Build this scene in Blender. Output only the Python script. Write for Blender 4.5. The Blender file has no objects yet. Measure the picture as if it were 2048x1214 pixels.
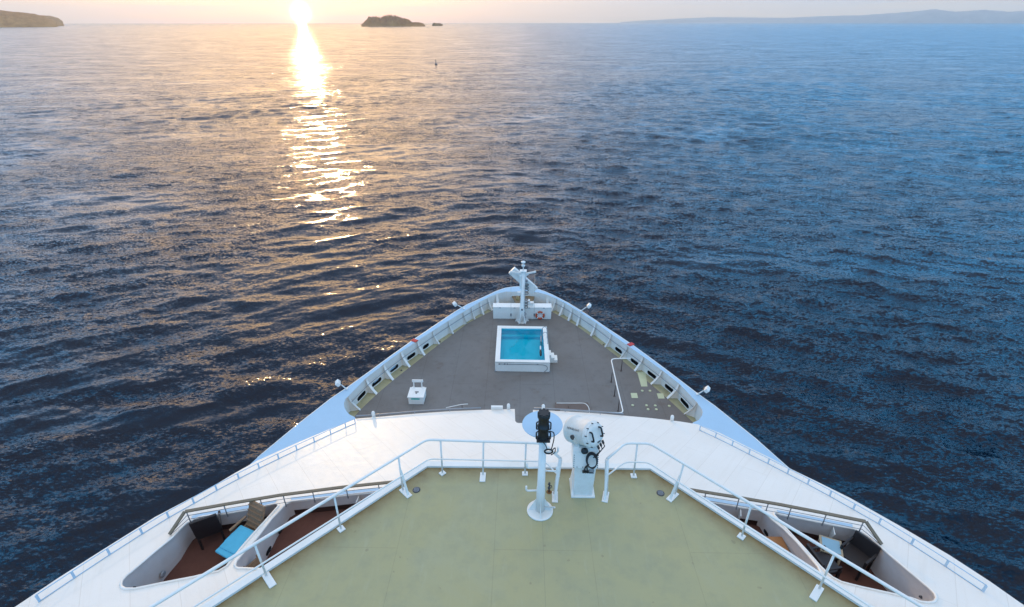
import bpy, bmesh, math, random
import numpy as np
from mathutils import Vector, Matrix
from mathutils.geometry import delaunay_2d_cdt

scene = bpy.context.scene
COL = scene.collection
rnd = random.Random(7)
R = math.radians

# ------------------------------------------------------------------ camera
cam_data = bpy.data.cameras.new('camera')
cam = bpy.data.objects.new('camera', cam_data)
COL.objects.link(cam)
cam_data.sensor_width = 36.0
cam_data.lens = 18.658
cam_data.clip_start = 0.1
cam_data.clip_end = 60000
cam.matrix_world = Matrix(((0.99983, -0.00786, 0.01649, 0.0),
                           (0.01826, 0.46837, -0.88335, 0.0),
                           (-0.00078, 0.88350, 0.46843, 34.0),
                           (0, 0, 0, 1)))
scene.camera = cam

# ------------------------------------------------------------------ sky and sun
SUN_AZ = R(-20.3)           # from the ship's heading (+Y), negative to port
SUN_EL = R(0.75)
sdir = Vector((math.sin(SUN_AZ) * math.cos(SUN_EL), math.cos(SUN_AZ) * math.cos(SUN_EL), math.sin(SUN_EL)))

world = bpy.data.worlds.new('World')
scene.world = world
world.use_nodes = True
wt = world.node_tree
wt.nodes.clear()


class NT:
    """small helper to wire shader nodes"""
    def __init__(self, tree):
        self.t = tree

    def n(self, kind, **kw):
        nd = self.t.nodes.new(kind)
        for k, v in kw.items():
            setattr(nd, k, v)
        return nd

    def link(self, a, b):
        self.t.links.new(a, b)

    def put(self, sock, v):
        if isinstance(v, bpy.types.NodeSocket):
            self.t.links.new(v, sock)
        else:
            sock.default_value = v

    def math(self, op, a, b=0.0, c=0.0, clamp=False):
        nd = self.n('ShaderNodeMath', operation=op)
        nd.use_clamp = clamp
        self.put(nd.inputs[0], a)
        self.put(nd.inputs[1], b)
        if op in ('MULTIPLY_ADD', 'SMOOTH_MIN', 'SMOOTH_MAX'):
            self.put(nd.inputs[2], c)
        return nd.outputs[0]

    def vmath(self, op, a, b=(0, 0, 0), s=1.0):
        nd = self.n('ShaderNodeVectorMath', operation=op)
        self.put(nd.inputs[0], a)
        if op == 'SCALE':
            self.put(nd.inputs['Scale'], s)
        else:
            self.put(nd.inputs[1], b)
        return nd.outputs['Value'] if op in ('DOT_PRODUCT', 'LENGTH') else nd.outputs[0]

    def mix(self, fac, a, b, blend='MIX'):
        nd = self.n('ShaderNodeMix', data_type='RGBA', blend_type=blend)
        self.put(nd.inputs[0], fac)
        self.put(nd.inputs[6], a)
        self.put(nd.inputs[7], b)
        return nd.outputs[2]

    def ramp(self, fac, stops, interp='LINEAR'):
        nd = self.n('ShaderNodeValToRGB')
        cr = nd.color_ramp
        cr.interpolation = interp
        while len(cr.elements) > 1:
            cr.elements.remove(cr.elements[-1])
        cr.elements[0].position = stops[0][0]
        cr.elements[0].color = stops[0][1]
        for p, c in stops[1:]:
            e = cr.elements.new(p)
            e.color = c
        self.put(nd.inputs[0], fac)
        return nd.outputs[0]

    def noise(self, vec, scale, detail=3.0, rough=0.55, dist=0.0):
        nd = self.n('ShaderNodeTexNoise')
        if vec is not None:
            self.link(vec, nd.inputs['Vector'])
        nd.inputs['Scale'].default_value = scale
        nd.inputs['Detail'].default_value = detail
        nd.inputs['Roughness'].default_value = rough
        nd.inputs['Distortion'].default_value = dist
        return nd.outputs['Fac']

    def mapping(self, vec, scale=(1, 1, 1), rot=(0, 0, 0), loc=(0, 0, 0)):
        nd = self.n('ShaderNodeMapping')
        self.link(vec, nd.inputs['Vector'])
        nd.inputs['Scale'].default_value = scale
        nd.inputs['Rotation'].default_value = rot
        nd.inputs['Location'].default_value = loc
        return nd.outputs[0]


def c4(r, g, b):
    return (r, g, b, 1.0)


W = NT(wt)
tc = W.n('ShaderNodeTexCoord')
d = W.vmath('NORMALIZE', tc.outputs['Generated'])
sep = W.n('ShaderNodeSeparateXYZ')
W.link(d, sep.inputs[0])
el = W.math('MAXIMUM', sep.outputs['Z'], 0.0)
base = W.ramp(el, [(0.0, c4(0.48, 0.49, 0.51)), (0.022, c4(0.46, 0.52, 0.60)), (0.06, c4(0.28, 0.60, 1.05)), (0.13, c4(0.12, 0.86, 1.80)),
                   (0.32, c4(0.13, 0.68, 1.42)), (0.60, c4(0.34, 0.58, 0.92)), (1.0, c4(0.86, 0.81, 0.76))])
s = W.vmath('DOT_PRODUCT', d, tuple(sdir))
one_s = W.math('SUBTRACT', 1.0, s)
wide = W.math('EXPONENT', W.math('MULTIPLY', one_s, -11.0))
mid = W.math('EXPONENT', W.math('MULTIPLY', one_s, -34.0))
halo = W.math('EXPONENT', W.math('MULTIPLY', one_s, -1500.0))
disc = W.math('EXPONENT', W.math('MULTIPLY', one_s, -26000.0))
# evening glow round the sun, fading upwards and to the sides
warm = W.mix(W.ramp(el, [(0.0, c4(0, 0, 0)), (0.02, c4(.25, .25, .25)), (0.12, c4(1, 1, 1))]), c4(0.70, 0.64, 0.49), c4(1.95, 1.26, 0.66))
col = W.mix(wide, base, warm)
midc = W.mix(W.ramp(el, [(0.0, c4(0, 0, 0)), (0.015, c4(.2, .2, .2)), (0.08, c4(1, 1, 1))]), c4(0.92, 0.80, 0.60), c4(2.9, 1.95, 0.98))
col = W.mix(W.math('MULTIPLY', mid, 0.8), col, midc)
# thin streaks of high cloud
cl = W.mapping(d, scale=(2.6, 2.6, 60.0))
cf = W.noise(cl, 2.3, 5.0, 0.55, 0.4)
cf = W.ramp(cf, [(0.44, c4(0, 0, 0)), (0.62, c4(1, 1, 1))])
cl_amt = W.math('MULTIPLY', cf, W.ramp(el, [(0.0, c4(.75, .75, .75)), (0.03, c4(.6, .6, .6)), (0.08, c4(0.05, 0.05, 0.05))]))
cloud_col = W.mix(wide, c4(0.56, 0.545, 0.53), c4(0.85, 0.78, 0.70))
col = W.mix(cl_amt, col, cloud_col)
glow = W.mix(1.0, W.vmath('SCALE', (1.0, 0.78, 0.45), s=W.math('MULTIPLY', halo, 0.3)),
             W.vmath('SCALE', (1.0, 0.9, 0.72), s=W.math('MULTIPLY', disc, 14.0)), 'ADD')
col = W.mix(1.0, col, glow, 'ADD')
nish = W.n('ShaderNodeTexSky', sky_type='NISHITA')
nish.sun_disc = False
nish.sun_elevation = SUN_EL
nish.sun_rotation = SUN_AZ
bg1 = W.n('ShaderNodeBackground')
W.link(nish.outputs[0], bg1.inputs[0])
bg1.inputs[1].default_value = 0.05
bg2 = W.n('ShaderNodeBackground')
W.link(col, bg2.inputs[0])
bg2.inputs[1].default_value = 1.0
addw = W.n('ShaderNodeAddShader')
W.link(bg1.outputs[0], addw.inputs[0])
W.link(bg2.outputs[0], addw.inputs[1])
wo = W.n('ShaderNodeOutputWorld')
W.link(addw.outputs[0], wo.inputs['Surface'])

sun_data = bpy.data.lights.new('sun', 'SUN')
sun_data.energy = 2.2
sun_data.angle = R(0.5)
sun_data.color = (1.0, 0.66, 0.30)
sun = bpy.data.objects.new('sun', sun_data)
COL.objects.link(sun)
sun.rotation_euler = sdir.to_track_quat('Z', 'Y').to_euler()

scene.view_settings.view_transform = 'Standard'
scene.view_settings.look = 'None'
scene.view_settings.exposure = 0.46
scene.view_settings.gamma = 1.0
scene.view_settings.use_curve_mapping = False
scene.render.engine = 'CYCLES'
scene.cycles.use_denoising = True
scene.cycles.max_bounces = 6
scene.cycles.diffuse_bounces = 3
scene.cycles.glossy_bounces = 3
scene.cycles.transparent_max_bounces = 8
scene.cycles.volume_bounces = 0
scene.cycles.sample_clamp_indirect = 6.0
scene.cycles.sample_clamp_direct = 0.0


# ------------------------------------------------------------------ materials
MATS = {}


def mat(name, build):
    if name not in MATS:
        m = bpy.data.materials.new(name)
        m.use_nodes = True
        m.node_tree.nodes.clear()
        build(NT(m.node_tree))
        MATS[name] = m
    return MATS[name]


def principled(N, color, rough, metallic=0.0, normal=None, spec=0.5, coat=0.0):
    p = N.n('ShaderNodeBsdfPrincipled')
    N.put(p.inputs['Base Color'], color)
    N.put(p.inputs['Roughness'], rough)
    p.inputs['Metallic'].default_value = metallic
    N.put(p.inputs['Specular IOR Level'], spec)
    p.inputs['Coat Weight'].default_value = coat
    if normal is not None:
        N.link(normal, p.inputs['Normal'])
    return p


def out(N, surf):
    o = N.n('ShaderNodeOutputMaterial')
    N.link(surf, o.inputs['Surface'])


def bump(N, h, strength, dist, normal=None):
    b = N.n('ShaderNodeBump')
    N.put(b.inputs['Strength'], strength)
    b.inputs['Distance'].default_value = dist
    N.link(h, b.inputs['Height'])
    if normal is not None:
        N.link(normal, b.inputs['Normal'])
    return b.outputs[0]


# ------------------------------------------------------------------ object helpers
def setp(o, label=None, cat=None, group=None, kind=None):
    if label:
        o['label'] = label
    if cat:
        o['category'] = cat
    if group:
        o['group'] = group
    if kind:
        o['kind'] = kind
    return o


def world_loc(o):
    v = Vector((0, 0, 0))
    while o is not None:
        v += o.location
        o = o.parent
    return v


def thing(name, loc, label, cat, group=None):
    o = bpy.data.objects.new(name, None)
    o.empty_display_size = 0.3
    COL.objects.link(o)
    o.location = loc
    return setp(o, label, cat, group)


class MB:
    """collects shapes (world coordinates) and links them as one mesh object"""
    def __init__(self):
        self.v = []
        self.f = []
        self.sm = []

    def add(self, verts, faces, smooth=False):
        k = len(self.v)
        self.v += [tuple(p) for p in verts]
        self.f += [tuple(i + k for i in f) for f in faces]
        self.sm += [smooth] * len(faces)
        return self

    def box(self, c, size, rot=None):
        sx, sy, sz = size[0] / 2, size[1] / 2, size[2] / 2
        p = [Vector((x, y, z)) for z in (-sz, sz) for x, y in ((-sx, -sy), (sx, -sy), (sx, sy), (-sx, sy))]
        if rot is not None:
            p = [rot @ q for q in p]
        c = Vector(c)
        return self.add([q + c for q in p], [(3, 2, 1, 0), (4, 5, 6, 7), (0, 1, 5, 4), (1, 2, 6, 5), (2, 3, 7, 6), (3, 0, 4, 7)])

    def bar(self, a, b, w, h, up=Vector((0, 0, 1))):
        """rectangular bar from a to b"""
        a, b = Vector(a), Vector(b)
        y = (b - a)
        L = y.length
        y.normalize()
        x = y.cross(up)
        if x.length < 1e-4:
            x = y.cross(Vector((1, 0, 0)))
        x.normalize()
        z = x.cross(y)
        return self.box((a + b) / 2, (w, L, h), Matrix((x, y, z)).transposed())

    def tube(self, pts, r, seg=8, caps=True, closed=False):
        pts = [Vector(p) for p in pts]
        n = len(pts)
        rs = r if isinstance(r, (list, tuple)) else [r] * n
        dirs = []
        for i in range(n):
            a = pts[(i - 1) % n] if (closed or i > 0) else pts[i]
            b = pts[(i + 1) % n] if (closed or i < n - 1) else pts[i]
            dd = (b - a)
            dirs.append(dd.normalized() if dd.length > 1e-9 else Vector((0, 0, 1)))
        ref = Vector((0, 0, 1)) if abs(dirs[0].z) < 0.9 else Vector((1, 0, 0))
        x = dirs[0].cross(ref).normalized()
        V = []
        for i in range(n):
            x = (x - dirs[i] * x.dot(dirs[i]))
            if x.length < 1e-6:
                x = dirs[i].orthogonal()
            x.normalize()
            y = dirs[i].cross(x)
            sc = 1.0
            if 0 < i < n - 1 or closed:
                a = (pts[i] - pts[i - 1]).normalized()
                sc = 1.0 / max(0.5, abs(a.dot(dirs[i])))
            for k in range(seg):
                t = 2 * math.pi * k / seg
                V.append(pts[i] + (x * math.cos(t) + y * math.sin(t)) * rs[i] * sc)
        F = []
        m = n if closed else n - 1
        for i in range(m):
            j = (i + 1) % n
            for k in range(seg):
                l = (k + 1) % seg
                F.append((i * seg + k, j * seg + k, j * seg + l, i * seg + l))
        self.add(V, F, True)
        if caps and not closed:
            k0 = len(self.v) - len(V)
            self.f.append(tuple(k0 + k for k in range(seg)))
            self.sm.append(False)
            self.f.append(tuple(k0 + (n - 1) * seg + k for k in reversed(range(seg))))
            self.sm.append(False)
        return self

    def lathe(self, c, prof, seg=24, axis=None, smooth=True, caps=True):
        """prof: list of (radius, height) along axis from c"""
        axis = Vector(axis or (0, 0, 1)).normalized()
        x = axis.orthogonal().normalized()
        y = axis.cross(x)
        c = Vector(c)
        V, F = [], []
        for rr, h in prof:
            for k in range(seg):
                t = 2 * math.pi * k / seg
                V.append(c + axis * h + (x * math.cos(t) + y * math.sin(t)) * rr)
        for i in range(len(prof) - 1):
            for k in range(seg):
                l = (k + 1) % seg
                F.append((i * seg + k, i * seg + l, (i + 1) * seg + l, (i + 1) * seg + k))
        self.add(V, F, smooth)
        if caps:
            k0 = len(self.v) - len(V)
            self.f.append(tuple(k0 + k for k in reversed(range(seg))))
            self.sm.append(False)
            e = k0 + (len(prof) - 1) * seg
            self.f.append(tuple(e + k for k in range(seg)))
            self.sm.append(False)
        return self

    def prism(self, poly, z0, z1):
        n = len(poly)
        area = sum(poly[i][0] * poly[(i + 1) % n][1] - poly[(i + 1) % n][0] * poly[i][1] for i in range(n))
        if area < 0:
            poly = list(reversed(poly))
        V = [(p[0], p[1], z0) for p in poly] + [(p[0], p[1], z1) for p in poly]
        F = [tuple(reversed(range(n))), tuple(range(n, 2 * n))]
        F += [(i, (i + 1) % n, n + (i + 1) % n, n + i) for i in range(n)]
        return self.add(V, F)

    def strip(self, A, B, smooth=False):
        """quads between two polylines of equal length"""
        n = len(A)
        self.add(list(A) + list(B), [(i, i + 1, n + i + 1, n + i) for i in range(n - 1)], smooth)
        return self

    def quadplate(self, pts, th):
        """plate of thickness th under the polygon pts (any plane)"""
        P = [Vector(p) for p in pts]
        nrm = (P[1] - P[0]).cross(P[2] - P[0]).normalized()
        n = len(P)
        V = P + [p - nrm * th for p in P]
        F = [tuple(range(n)), tuple(reversed(range(n, 2 * n)))]
        F += [(i, n + i, n + (i + 1) % n, (i + 1) % n) for i in range(n)]
        return self.add(V, F)

    def build(self, name, m, parent=None, bevel=0.0, label=None, fix=True):
        me = bpy.data.meshes.new(name)
        o = bpy.data.objects.new(name, me)
        COL.objects.link(o)
        off = Vector((0, 0, 0))
        if parent is not None:
            o.parent = parent
            off = world_loc(parent)
        me.from_pydata([tuple(Vector(p) - off) for p in self.v], [], self.f)
        me.polygons.foreach_set('use_smooth', self.sm)
        me.materials.append(m)
        if fix or bevel > 0:
            bm = bmesh.new()
            bm.from_mesh(me)
            bmesh.ops.recalc_face_normals(bm, faces=bm.faces)
            if bevel > 0:
                ed = [e for e in bm.edges if len(e.link_faces) == 2 and e.calc_face_angle(0) > 0.6]
                bmesh.ops.bevel(bm, geom=ed, offset=bevel, segments=2, affect='EDGES', profile=0.6)
            bm.to_mesh(me)
            bm.free()
        me.update()
        if label:
            o['label'] = label
        return o


def arc(c, r, a0, a1, n, u=Vector((1, 0, 0)), v=Vector((0, 1, 0))):
    c = Vector(c)
    return [c + u * (r * math.cos(a0 + (a1 - a0) * i / n)) + v * (r * math.sin(a0 + (a1 - a0) * i / n)) for i in range(n + 1)]


def fillet(pts, r, n=5):
    """polyline with its inner corners rounded"""
    P = [Vector(p) for p in pts]
    res = [P[0]]
    for i in range(1, len(P) - 1):
        a = (P[i - 1] - P[i])
        b = (P[i + 1] - P[i])
        rr = min(r, a.length * 0.45, b.length * 0.45)
        a = P[i] + a.normalized() * rr
        b = P[i] + b.normalized() * rr
        for k in range(n + 1):
            t = k / n
            res.append(a * (1 - t) ** 2 + P[i] * 2 * t * (1 - t) + b * t * t)
    res.append(P[-1])
    return res


def catmull(pts, per=6):
    P = [Vector(p) for p in pts]
    res = []
    for i in range(len(P) - 1):
        p0 = P[i - 1] if i > 0 else P[i] * 2 - P[i + 1]
        p1, p2 = P[i], P[i + 1]
        p3 = P[i + 2] if i + 2 < len(P) else P[i + 1] * 2 - P[i]
        for k in range(per):
            t = k / per
            res.append(0.5 * ((2 * p1) + (-p0 + p2) * t + (2 * p0 - 5 * p1 + 4 * p2 - p3) * t * t + (-p0 + 3 * p1 - 3 * p2 + p3) * t ** 3))
    res.append(P[-1])
    return res


def resample(pts, n):
    P = [Vector(p) for p in pts]
    L = [0.0]
    for i in range(1, len(P)):
        L.append(L[-1] + (P[i] - P[i - 1]).length)
    res = []
    j = 0
    for k in range(n):
        t = L[-1] * k / (n - 1)
        while j < len(P) - 2 and L[j + 1] < t:
            j += 1
        f = (t - L[j]) / max(1e-9, L[j + 1] - L[j])
        res.append(P[j].lerp(P[j + 1], f))
    return res


# ------------------------------------------------------------------ water
SEA_R = 26000.0


def water_mat(N):
    tc = N.n('ShaderNodeTexCoord')
    P = tc.outputs['Object']
    dist = N.vmath('LENGTH', P)
    far = N.math('MULTIPLY', N.math('SUBTRACT', dist, 60.0), 1.0 / 700.0, clamp=True)
    # ripples: three scales, crests lying across the wind
    q1 = N.mapping(P, scale=(0.36, 1.0, 1.0), rot=(0, 0, R(14)))
    q2 = N.mapping(P, scale=(0.42, 1.0, 1.0), rot=(0, 0, R(-22)))
    # gusts and slicks
    g = N.mapping(P, scale=(0.45, 1.0, 1.0), rot=(0, 0, R(-18)), loc=(3, 11, 0))
    gust = N.noise(g, 0.045, 4.0, 0.62, 0.9)
    sx = N.n('ShaderNodeSeparateXYZ')
    N.link(P, sx.inputs[0])
    # smoother water in the lee of the ship's port bow
    ddx = N.math('DIVIDE', N.math('ADD', sx.outputs['X'], 26.0), 30.0)
    ddy = N.math('DIVIDE', N.math('SUBTRACT', sx.outputs['Y'], 70.0), 50.0)
    rr = N.math('ADD', N.math('MULTIPLY', ddx, ddx), N.math('MULTIPLY', ddy, ddy))
    slick = N.math('EXPONENT', N.math('MULTIPLY', rr, -1.0))
    gm = N.math('SUBTRACT', gust, N.math('MULTIPLY', slick, 0.13))
    gm = N.math('ADD', gm, N.math('MULTIPLY', N.math('MULTIPLY', N.math('ADD', sx.outputs['X'], 5.0), 0.02, clamp=True), 0.10))
    gm = N.ramp(gm, [(0.32, c4(.08, .08, .08)), (0.60, c4(1, 1, 1))])
    g0 = N.n('ShaderNodeNewGeometry')
    # ripple slopes taken straight from noise, so that they hold at any distance
    def slope(vec, scale, detail, rough_, dist_, amt):
        nd = N.n('ShaderNodeTexNoise')
        N.link(vec, nd.inputs['Vector'])
        nd.inputs['Scale'].default_value = scale
        nd.inputs['Detail'].default_value = detail
        nd.inputs['Roughness'].default_value = rough_
        nd.inputs['Distortion'].default_value = dist_
        v = N.vmath('SUBTRACT', nd.outputs['Color'], (0.5, 0.5, 0.5))
        v = N.vmath('MULTIPLY', v, (1.0, 1.0, 0.0))
        return N.vmath('SCALE', v, s=amt)
    qa = N.mapping(P, scale=(0.28, 1.0, 1.0), rot=(0, 0, R(7)))
    farb = N.math('MULTIPLY', N.math('SUBTRACT', dist, 120.0), 1.0 / 500.0, clamp=True)
    v0 = slope(qa, 0.085, 4.0, 0.62, 0.4, N.math('MULTIPLY', farb, 0.80))
    v1 = slope(q1, 0.42, 2.0, 0.55, 0.6, N.math('MULTIPLY_ADD', gm, 0.75, 0.32))
    v2 = slope(q2, 1.5, 3.0, 0.62, 0.5, N.math('MULTIPLY_ADD', gm, 1.35, 0.16))
    q3 = N.mapping(P, scale=(0.5, 1.0, 1.0), rot=(0, 0, R(18)))
    v3 = slope(q3, 5.0, 2.0, 0.6, 0.3, N.math('MULTIPLY_ADD', gm, 2.3, 0.16))
    vv = N.vmath('ADD', N.vmath('ADD', v0, v1), N.vmath('ADD', N.vmath('ADD', v2, v3), g0.outputs['Normal']))
    b2 = N.vmath('NORMALIZE', vv)
    rough = N.math('ADD', N.math('MULTIPLY_ADD', gm, 0.05, 0.06), N.math('MULTIPLY', far, 0.08))
    p = principled(N, c4(0.0012, 0.009, 0.022), rough, normal=b2)
    p.inputs['IOR'].default_value = 1.28
    out(N, p.outputs[0])


def build_water():
    # azimuth columns: dense ahead of the ship, coarse behind
    az = list(np.arange(-62, 62.01, 0.125)) + list(np.arange(64, 298, 4.0))
    az = np.radians(np.array(az))
    rr = [14.0]
    while rr[-1] < SEA_R:
        r = rr[-1]
        step = min(max(0.22, r * r / 34.0 / 620.0), 1.5 + max(0.0, r - 300.0) * 0.009)
        if r >= 1100:
            step = r * 0.05
        rr.append(r + step)
    rr = np.array(rr)
    rr[-1] = SEA_R
    nr, na = len(rr), len(az)
    A, Q = np.meshgrid(az, rr)
    X = (Q * np.sin(A)).astype(np.float32)
    Y = (Q * np.cos(A)).astype(np.float32)
    D = Q.astype(np.float32)
    spacing = np.maximum(np.gradient(rr)[:, None] * np.ones((1, na)), D * np.radians(0.125)).astype(np.float32)
    Z = np.zeros_like(X)
    DX = np.zeros_like(X)
    DY = np.zeros_like(X)
    rng = np.random.default_rng(5)
    wx = np.sqrt((X + 2.0) ** 2 + 14.0 ** 2)
    for i in range(84):
        lam = float(np.exp(rng.uniform(np.log(0.9), np.log(18.0))))
        slope = 0.029 * (0.55 if lam > 8 else 1.0)
        k = 2 * np.pi / lam
        a = slope / k
        ph = rng.uniform(0, 6.283)
        fade = np.clip(lam / (spacing * 2.6) - 0.6, 0, 1)
        if i % 5 < 2:
            th = np.radians(rng.normal(38, 11))         # bow-wave family: crests spreading aft on both sides
            U = np.where(X < -2, 1.0, 1.0)
            phase = k * (wx * np.sin(th) + Y * np.cos(th)) + ph + 0.6 * np.sin(X * 0.045 + ph)
            dx, dy = np.sin(th) * np.sign(X + 2.0), np.cos(th)
        else:
            th = np.radians(rng.normal(-9, 27))
            phase = k * (X * np.sin(th) + Y * np.cos(th)) + ph + 0.8 * np.sin((X * np.cos(th) - Y * np.sin(th)) * k * 0.16 + 2 * ph)
            dx, dy = np.sin(th), np.cos(th)
        amp = a * fade
        if i % 5 < 2 and lam > 4:
            amp = amp * (1.25 + 0.6 * np.exp(-((X + 45) / 45) ** 2 - ((Y - 95) / 70) ** 2))
        Z += amp * np.cos(phase)
        sn = np.sin(phase) * amp * 0.7
        DX -= sn * dx
        DY -= sn * dy
    env = np.clip((D - 13) / 10.0, 0, 1)
    # gusty patches: waves higher and lower
    pat = 0.75 + 0.45 * np.sin(X * 0.021 + Y * 0.013 + 1.0) * np.sin(Y * 0.027 - X * 0.008) + 0.2 * np.sin(X * 0.06 - Y * 0.045)
    calm = 1 - 0.6 * np.exp(-(((X + 26) / 26) ** 2 + ((Y - 66) / 34) ** 2))
    env = env * pat * calm * np.clip((1150.0 - D) / 600.0, 0, 1)
    X = X + DX * env
    Y = Y + DY * env
    Z = Z * env
    V = np.stack([X, Y, Z], -1).reshape(-1, 3)
    i, j = np.meshgrid(np.arange(nr - 1), np.arange(na), indexing='ij')
    j2 = (j + 1) % na
    F = np.stack([i * na + j, i * na + j2, (i + 1) * na + j2, (i + 1) * na + j], -1).reshape(-1, 4)
    # close the middle (under the hull)
    V = np.vstack([V, [[0, 0, 0]]])
    c = len(V) - 1
    me = bpy.data.meshes.new('water')
    nq = len(F)
    nt = na
    tri = np.stack([np.full(na, c), (np.arange(na) + 1) % na, np.arange(na)], -1)
    me.vertices.add(len(V))
    me.vertices.foreach_set('co', V.astype(np.float32).ravel())
    me.loops.add(nq * 4 + nt * 3)
    me.loops.foreach_set('vertex_index', np.concatenate([F[:, ::-1].ravel(), tri[:, ::-1].ravel()]).astype(np.int32))
    me.polygons.add(nq + nt)
    me.polygons.foreach_set('loop_start', np.concatenate([np.arange(nq) * 4, nq * 4 + np.arange(nt) * 3]).astype(np.int32))
    me.polygons.foreach_set('loop_total', np.concatenate([np.full(nq, 4), np.full(nt, 3)]).astype(np.int32))
    me.update(calc_edges=True)
    me.polygons.foreach_set('use_smooth', np.ones(nq + nt, bool))
    me.validate()
    o = bpy.data.objects.new('water', me)
    COL.objects.link(o)
    me.materials.append(mat('water', water_mat))
    setp(o, 'rippled open sea, golden under the low sun and blue to the right', 'water', kind='structure')
    return o


build_water()


def haze_mat(N):
    o = N.n('ShaderNodeOutputMaterial')
    v = N.n('ShaderNodeVolumePrincipled')
    v.inputs['Color'].default_value = c4(0.95, 0.93, 0.88)
    v.inputs['Density'].default_value = 0.00004
    v.inputs['Anisotropy'].default_value = 0.25
    N.link(v.outputs[0], o.inputs['Volume'])


hz = MB().box((0, 0, 349), (54000, 54000, 702)).build('haze', mat('haze', haze_mat))
setp(hz, 'thin evening haze lying over the sea', 'haze', kind='stuff')


# ------------------------------------------------------------------ islands and hills
def land(name, ridge, depth, m, label, lumps, seed):
    """ridge: list of (x, y, height) along the shore, far from the ship; a rounded wooded body behind it"""
    rg = np.random.default_rng(seed)
    P = resample([Vector((x, y, 0)) for x, y, h in ridge], 240)
    L = [0.0]
    for i in range(1, len(ridge)):
        L.append(L[-1] + math.hypot(ridge[i][0] - ridge[i - 1][0], ridge[i][1] - ridge[i - 1][1]))
    hh = np.interp(np.linspace(0, L[-1], 240), L, [r_[2] for r_ in ridge])
    nv = 23
    V, F = [], []
    for i, p in enumerate(P):
        away = Vector((p.x, p.y, 0)).normalized()
        for k in range(nv):
            v = k / (nv - 1) * 2 - 1
            prof = max(0.0, 1 - abs(v) ** 2.6)
            z = hh[i] * prof
            if prof > 0.05:
                z *= 1 + lumps * rg.uniform(-1, 1)
            q = p + away * (depth * (v + 1) / 2)
            V.append((q.x + rg.uniform(-1, 1) * 2, q.y, z - 1.0 if prof < 0.05 else z))
    for i in range(len(P) - 1):
        for k in range(nv - 1):
            F.append((i * nv + k, i * nv + k + 1, (i + 1) * nv + k + 1, (i + 1) * nv + k))
    mb = MB()
    mb.add(V, F, True)
    o = mb.build(name, m)
    return setp(o, label, 'hills' if 'hill' in name else 'island', kind='structure')


def glow_forest_mat(N):
    tc = N.n('ShaderNodeTexCoord')
    f = N.noise(tc.outputs['Object'], 0.02, 5.0, 0.7)
    col = N.ramp(f, [(0.35, c4(0.40, 0.17, 0.045)), (0.65, c4(0.58, 0.28, 0.09))])  # the sun's golden glow is put into the foliage colour
    out(N, principled(N, col, 0.95, spec=0.1).outputs[0])


def hazed_hill_mat(N):
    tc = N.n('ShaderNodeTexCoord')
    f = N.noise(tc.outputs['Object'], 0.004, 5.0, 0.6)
    col = N.ramp(f, [(0.35, c4(0.36, 0.39, 0.42)), (0.65, c4(0.44, 0.46, 0.48))])  # paled: distance haze is put into the hill colour
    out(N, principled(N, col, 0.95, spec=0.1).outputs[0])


GLOW_FOREST = mat('glow_forest', glow_forest_mat)
HAZED_HILL = mat('hill', hazed_hill_mat)
land('wooded_headland', [(-4608.065, 4584.293, 116.811), (-4306.705, 4868.500, 124.855), (-4247.098, 4920.585, 118.429), (-4185.610, 4972.994, 111.854), (-4122.191, 5025.689, 101.408), (-4070.031, 5068.022, 79.357), (-4024.679, 5104.112, 41.661)], 900, GLOW_FOREST,
     'dark wooded headland at the far left edge of the sea', 0.05, 1)
land('headland_hill', [(-6025.931, 5994.844, 173.374), (-5631.844, 6366.500, 166.914), (-5569.682, 6420.953, 148.950), (-5440.624, 6530.667, 112.009), (-5287.611, 6655.161, 103.375), (-5234.705, 6696.854, 78.889), (-5213.271, 6713.554, 49.014)], 900, GLOW_FOREST,
     'paler hill behind the wooded headland at far left', 0.04, 2)
land('wooded_island', [(-1438.344, 5308.594, 12.283), (-1413.356, 5315.301, 27.987), (-1371.512, 5326.251, 59.363), (-1320.980, 5339.009, 63.301), (-1270.108, 5351.339, 59.390), (-1214.628, 5364.204, 71.212), (-1180.301, 5371.861, 75.169), (-1141.520, 5380.235, 69.281), (-1080.862, 5392.749, 55.452), (-1032.929, 5402.134, 47.501), (-1002.307, 5407.900, 27.553), (-940.795, 5418.939, 27.492), (-905.491, 5424.950, 19.439), (-887.799, 5427.874, 7.362)], 240, GLOW_FOREST,
     'small golden wooded island on the horizon right of the sun', 0.38, 3)
land('rocky_islet', [(-930.760, 6129.738, 12.946), (-915.709, 6132.004, 26.523), (-885.560, 6136.431, 21.963), (-850.313, 6141.414, 21.927), (-825.090, 6144.854, 10.544)], 60, GLOW_FOREST,
     'tiny low islet to the right of the wooded island', 0.15, 4)
land('distant_hill', [(5479.683, 19234.684, 18.327), (6756.323, 18824.242, 86.272), (7815.831, 18409.584, 137.634), (8800.744, 17959.591, 186.103), (9710.123, 17484.665, 206.302), (10444.721, 17056.020, 262.622), (11142.727, 16608.421, 339.143), (11488.452, 16371.178, 275.561), (12003.812, 15997.141, 315.178), (12405.944, 15687.337, 264.102), (12929.548, 15258.663, 300.712), (13729.021, 14543.520, 255.546)], 1600, HAZED_HILL,
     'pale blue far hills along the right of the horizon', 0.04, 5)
land('distant_hill', [(3657.085, 22707.394, 34.309), (4740.977, 22506.069, 99.269), (5790.995, 22259.029, 146.306), (6801.947, 21971.197, 191.817), (8389.535, 21415.315, 170.714), (10256.323, 20586.593, 148.565), (12126.871, 19543.260, 112.362)], 1200, HAZED_HILL,
     'faint grey hills low on the horizon right of centre', 0.04, 6)


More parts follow.
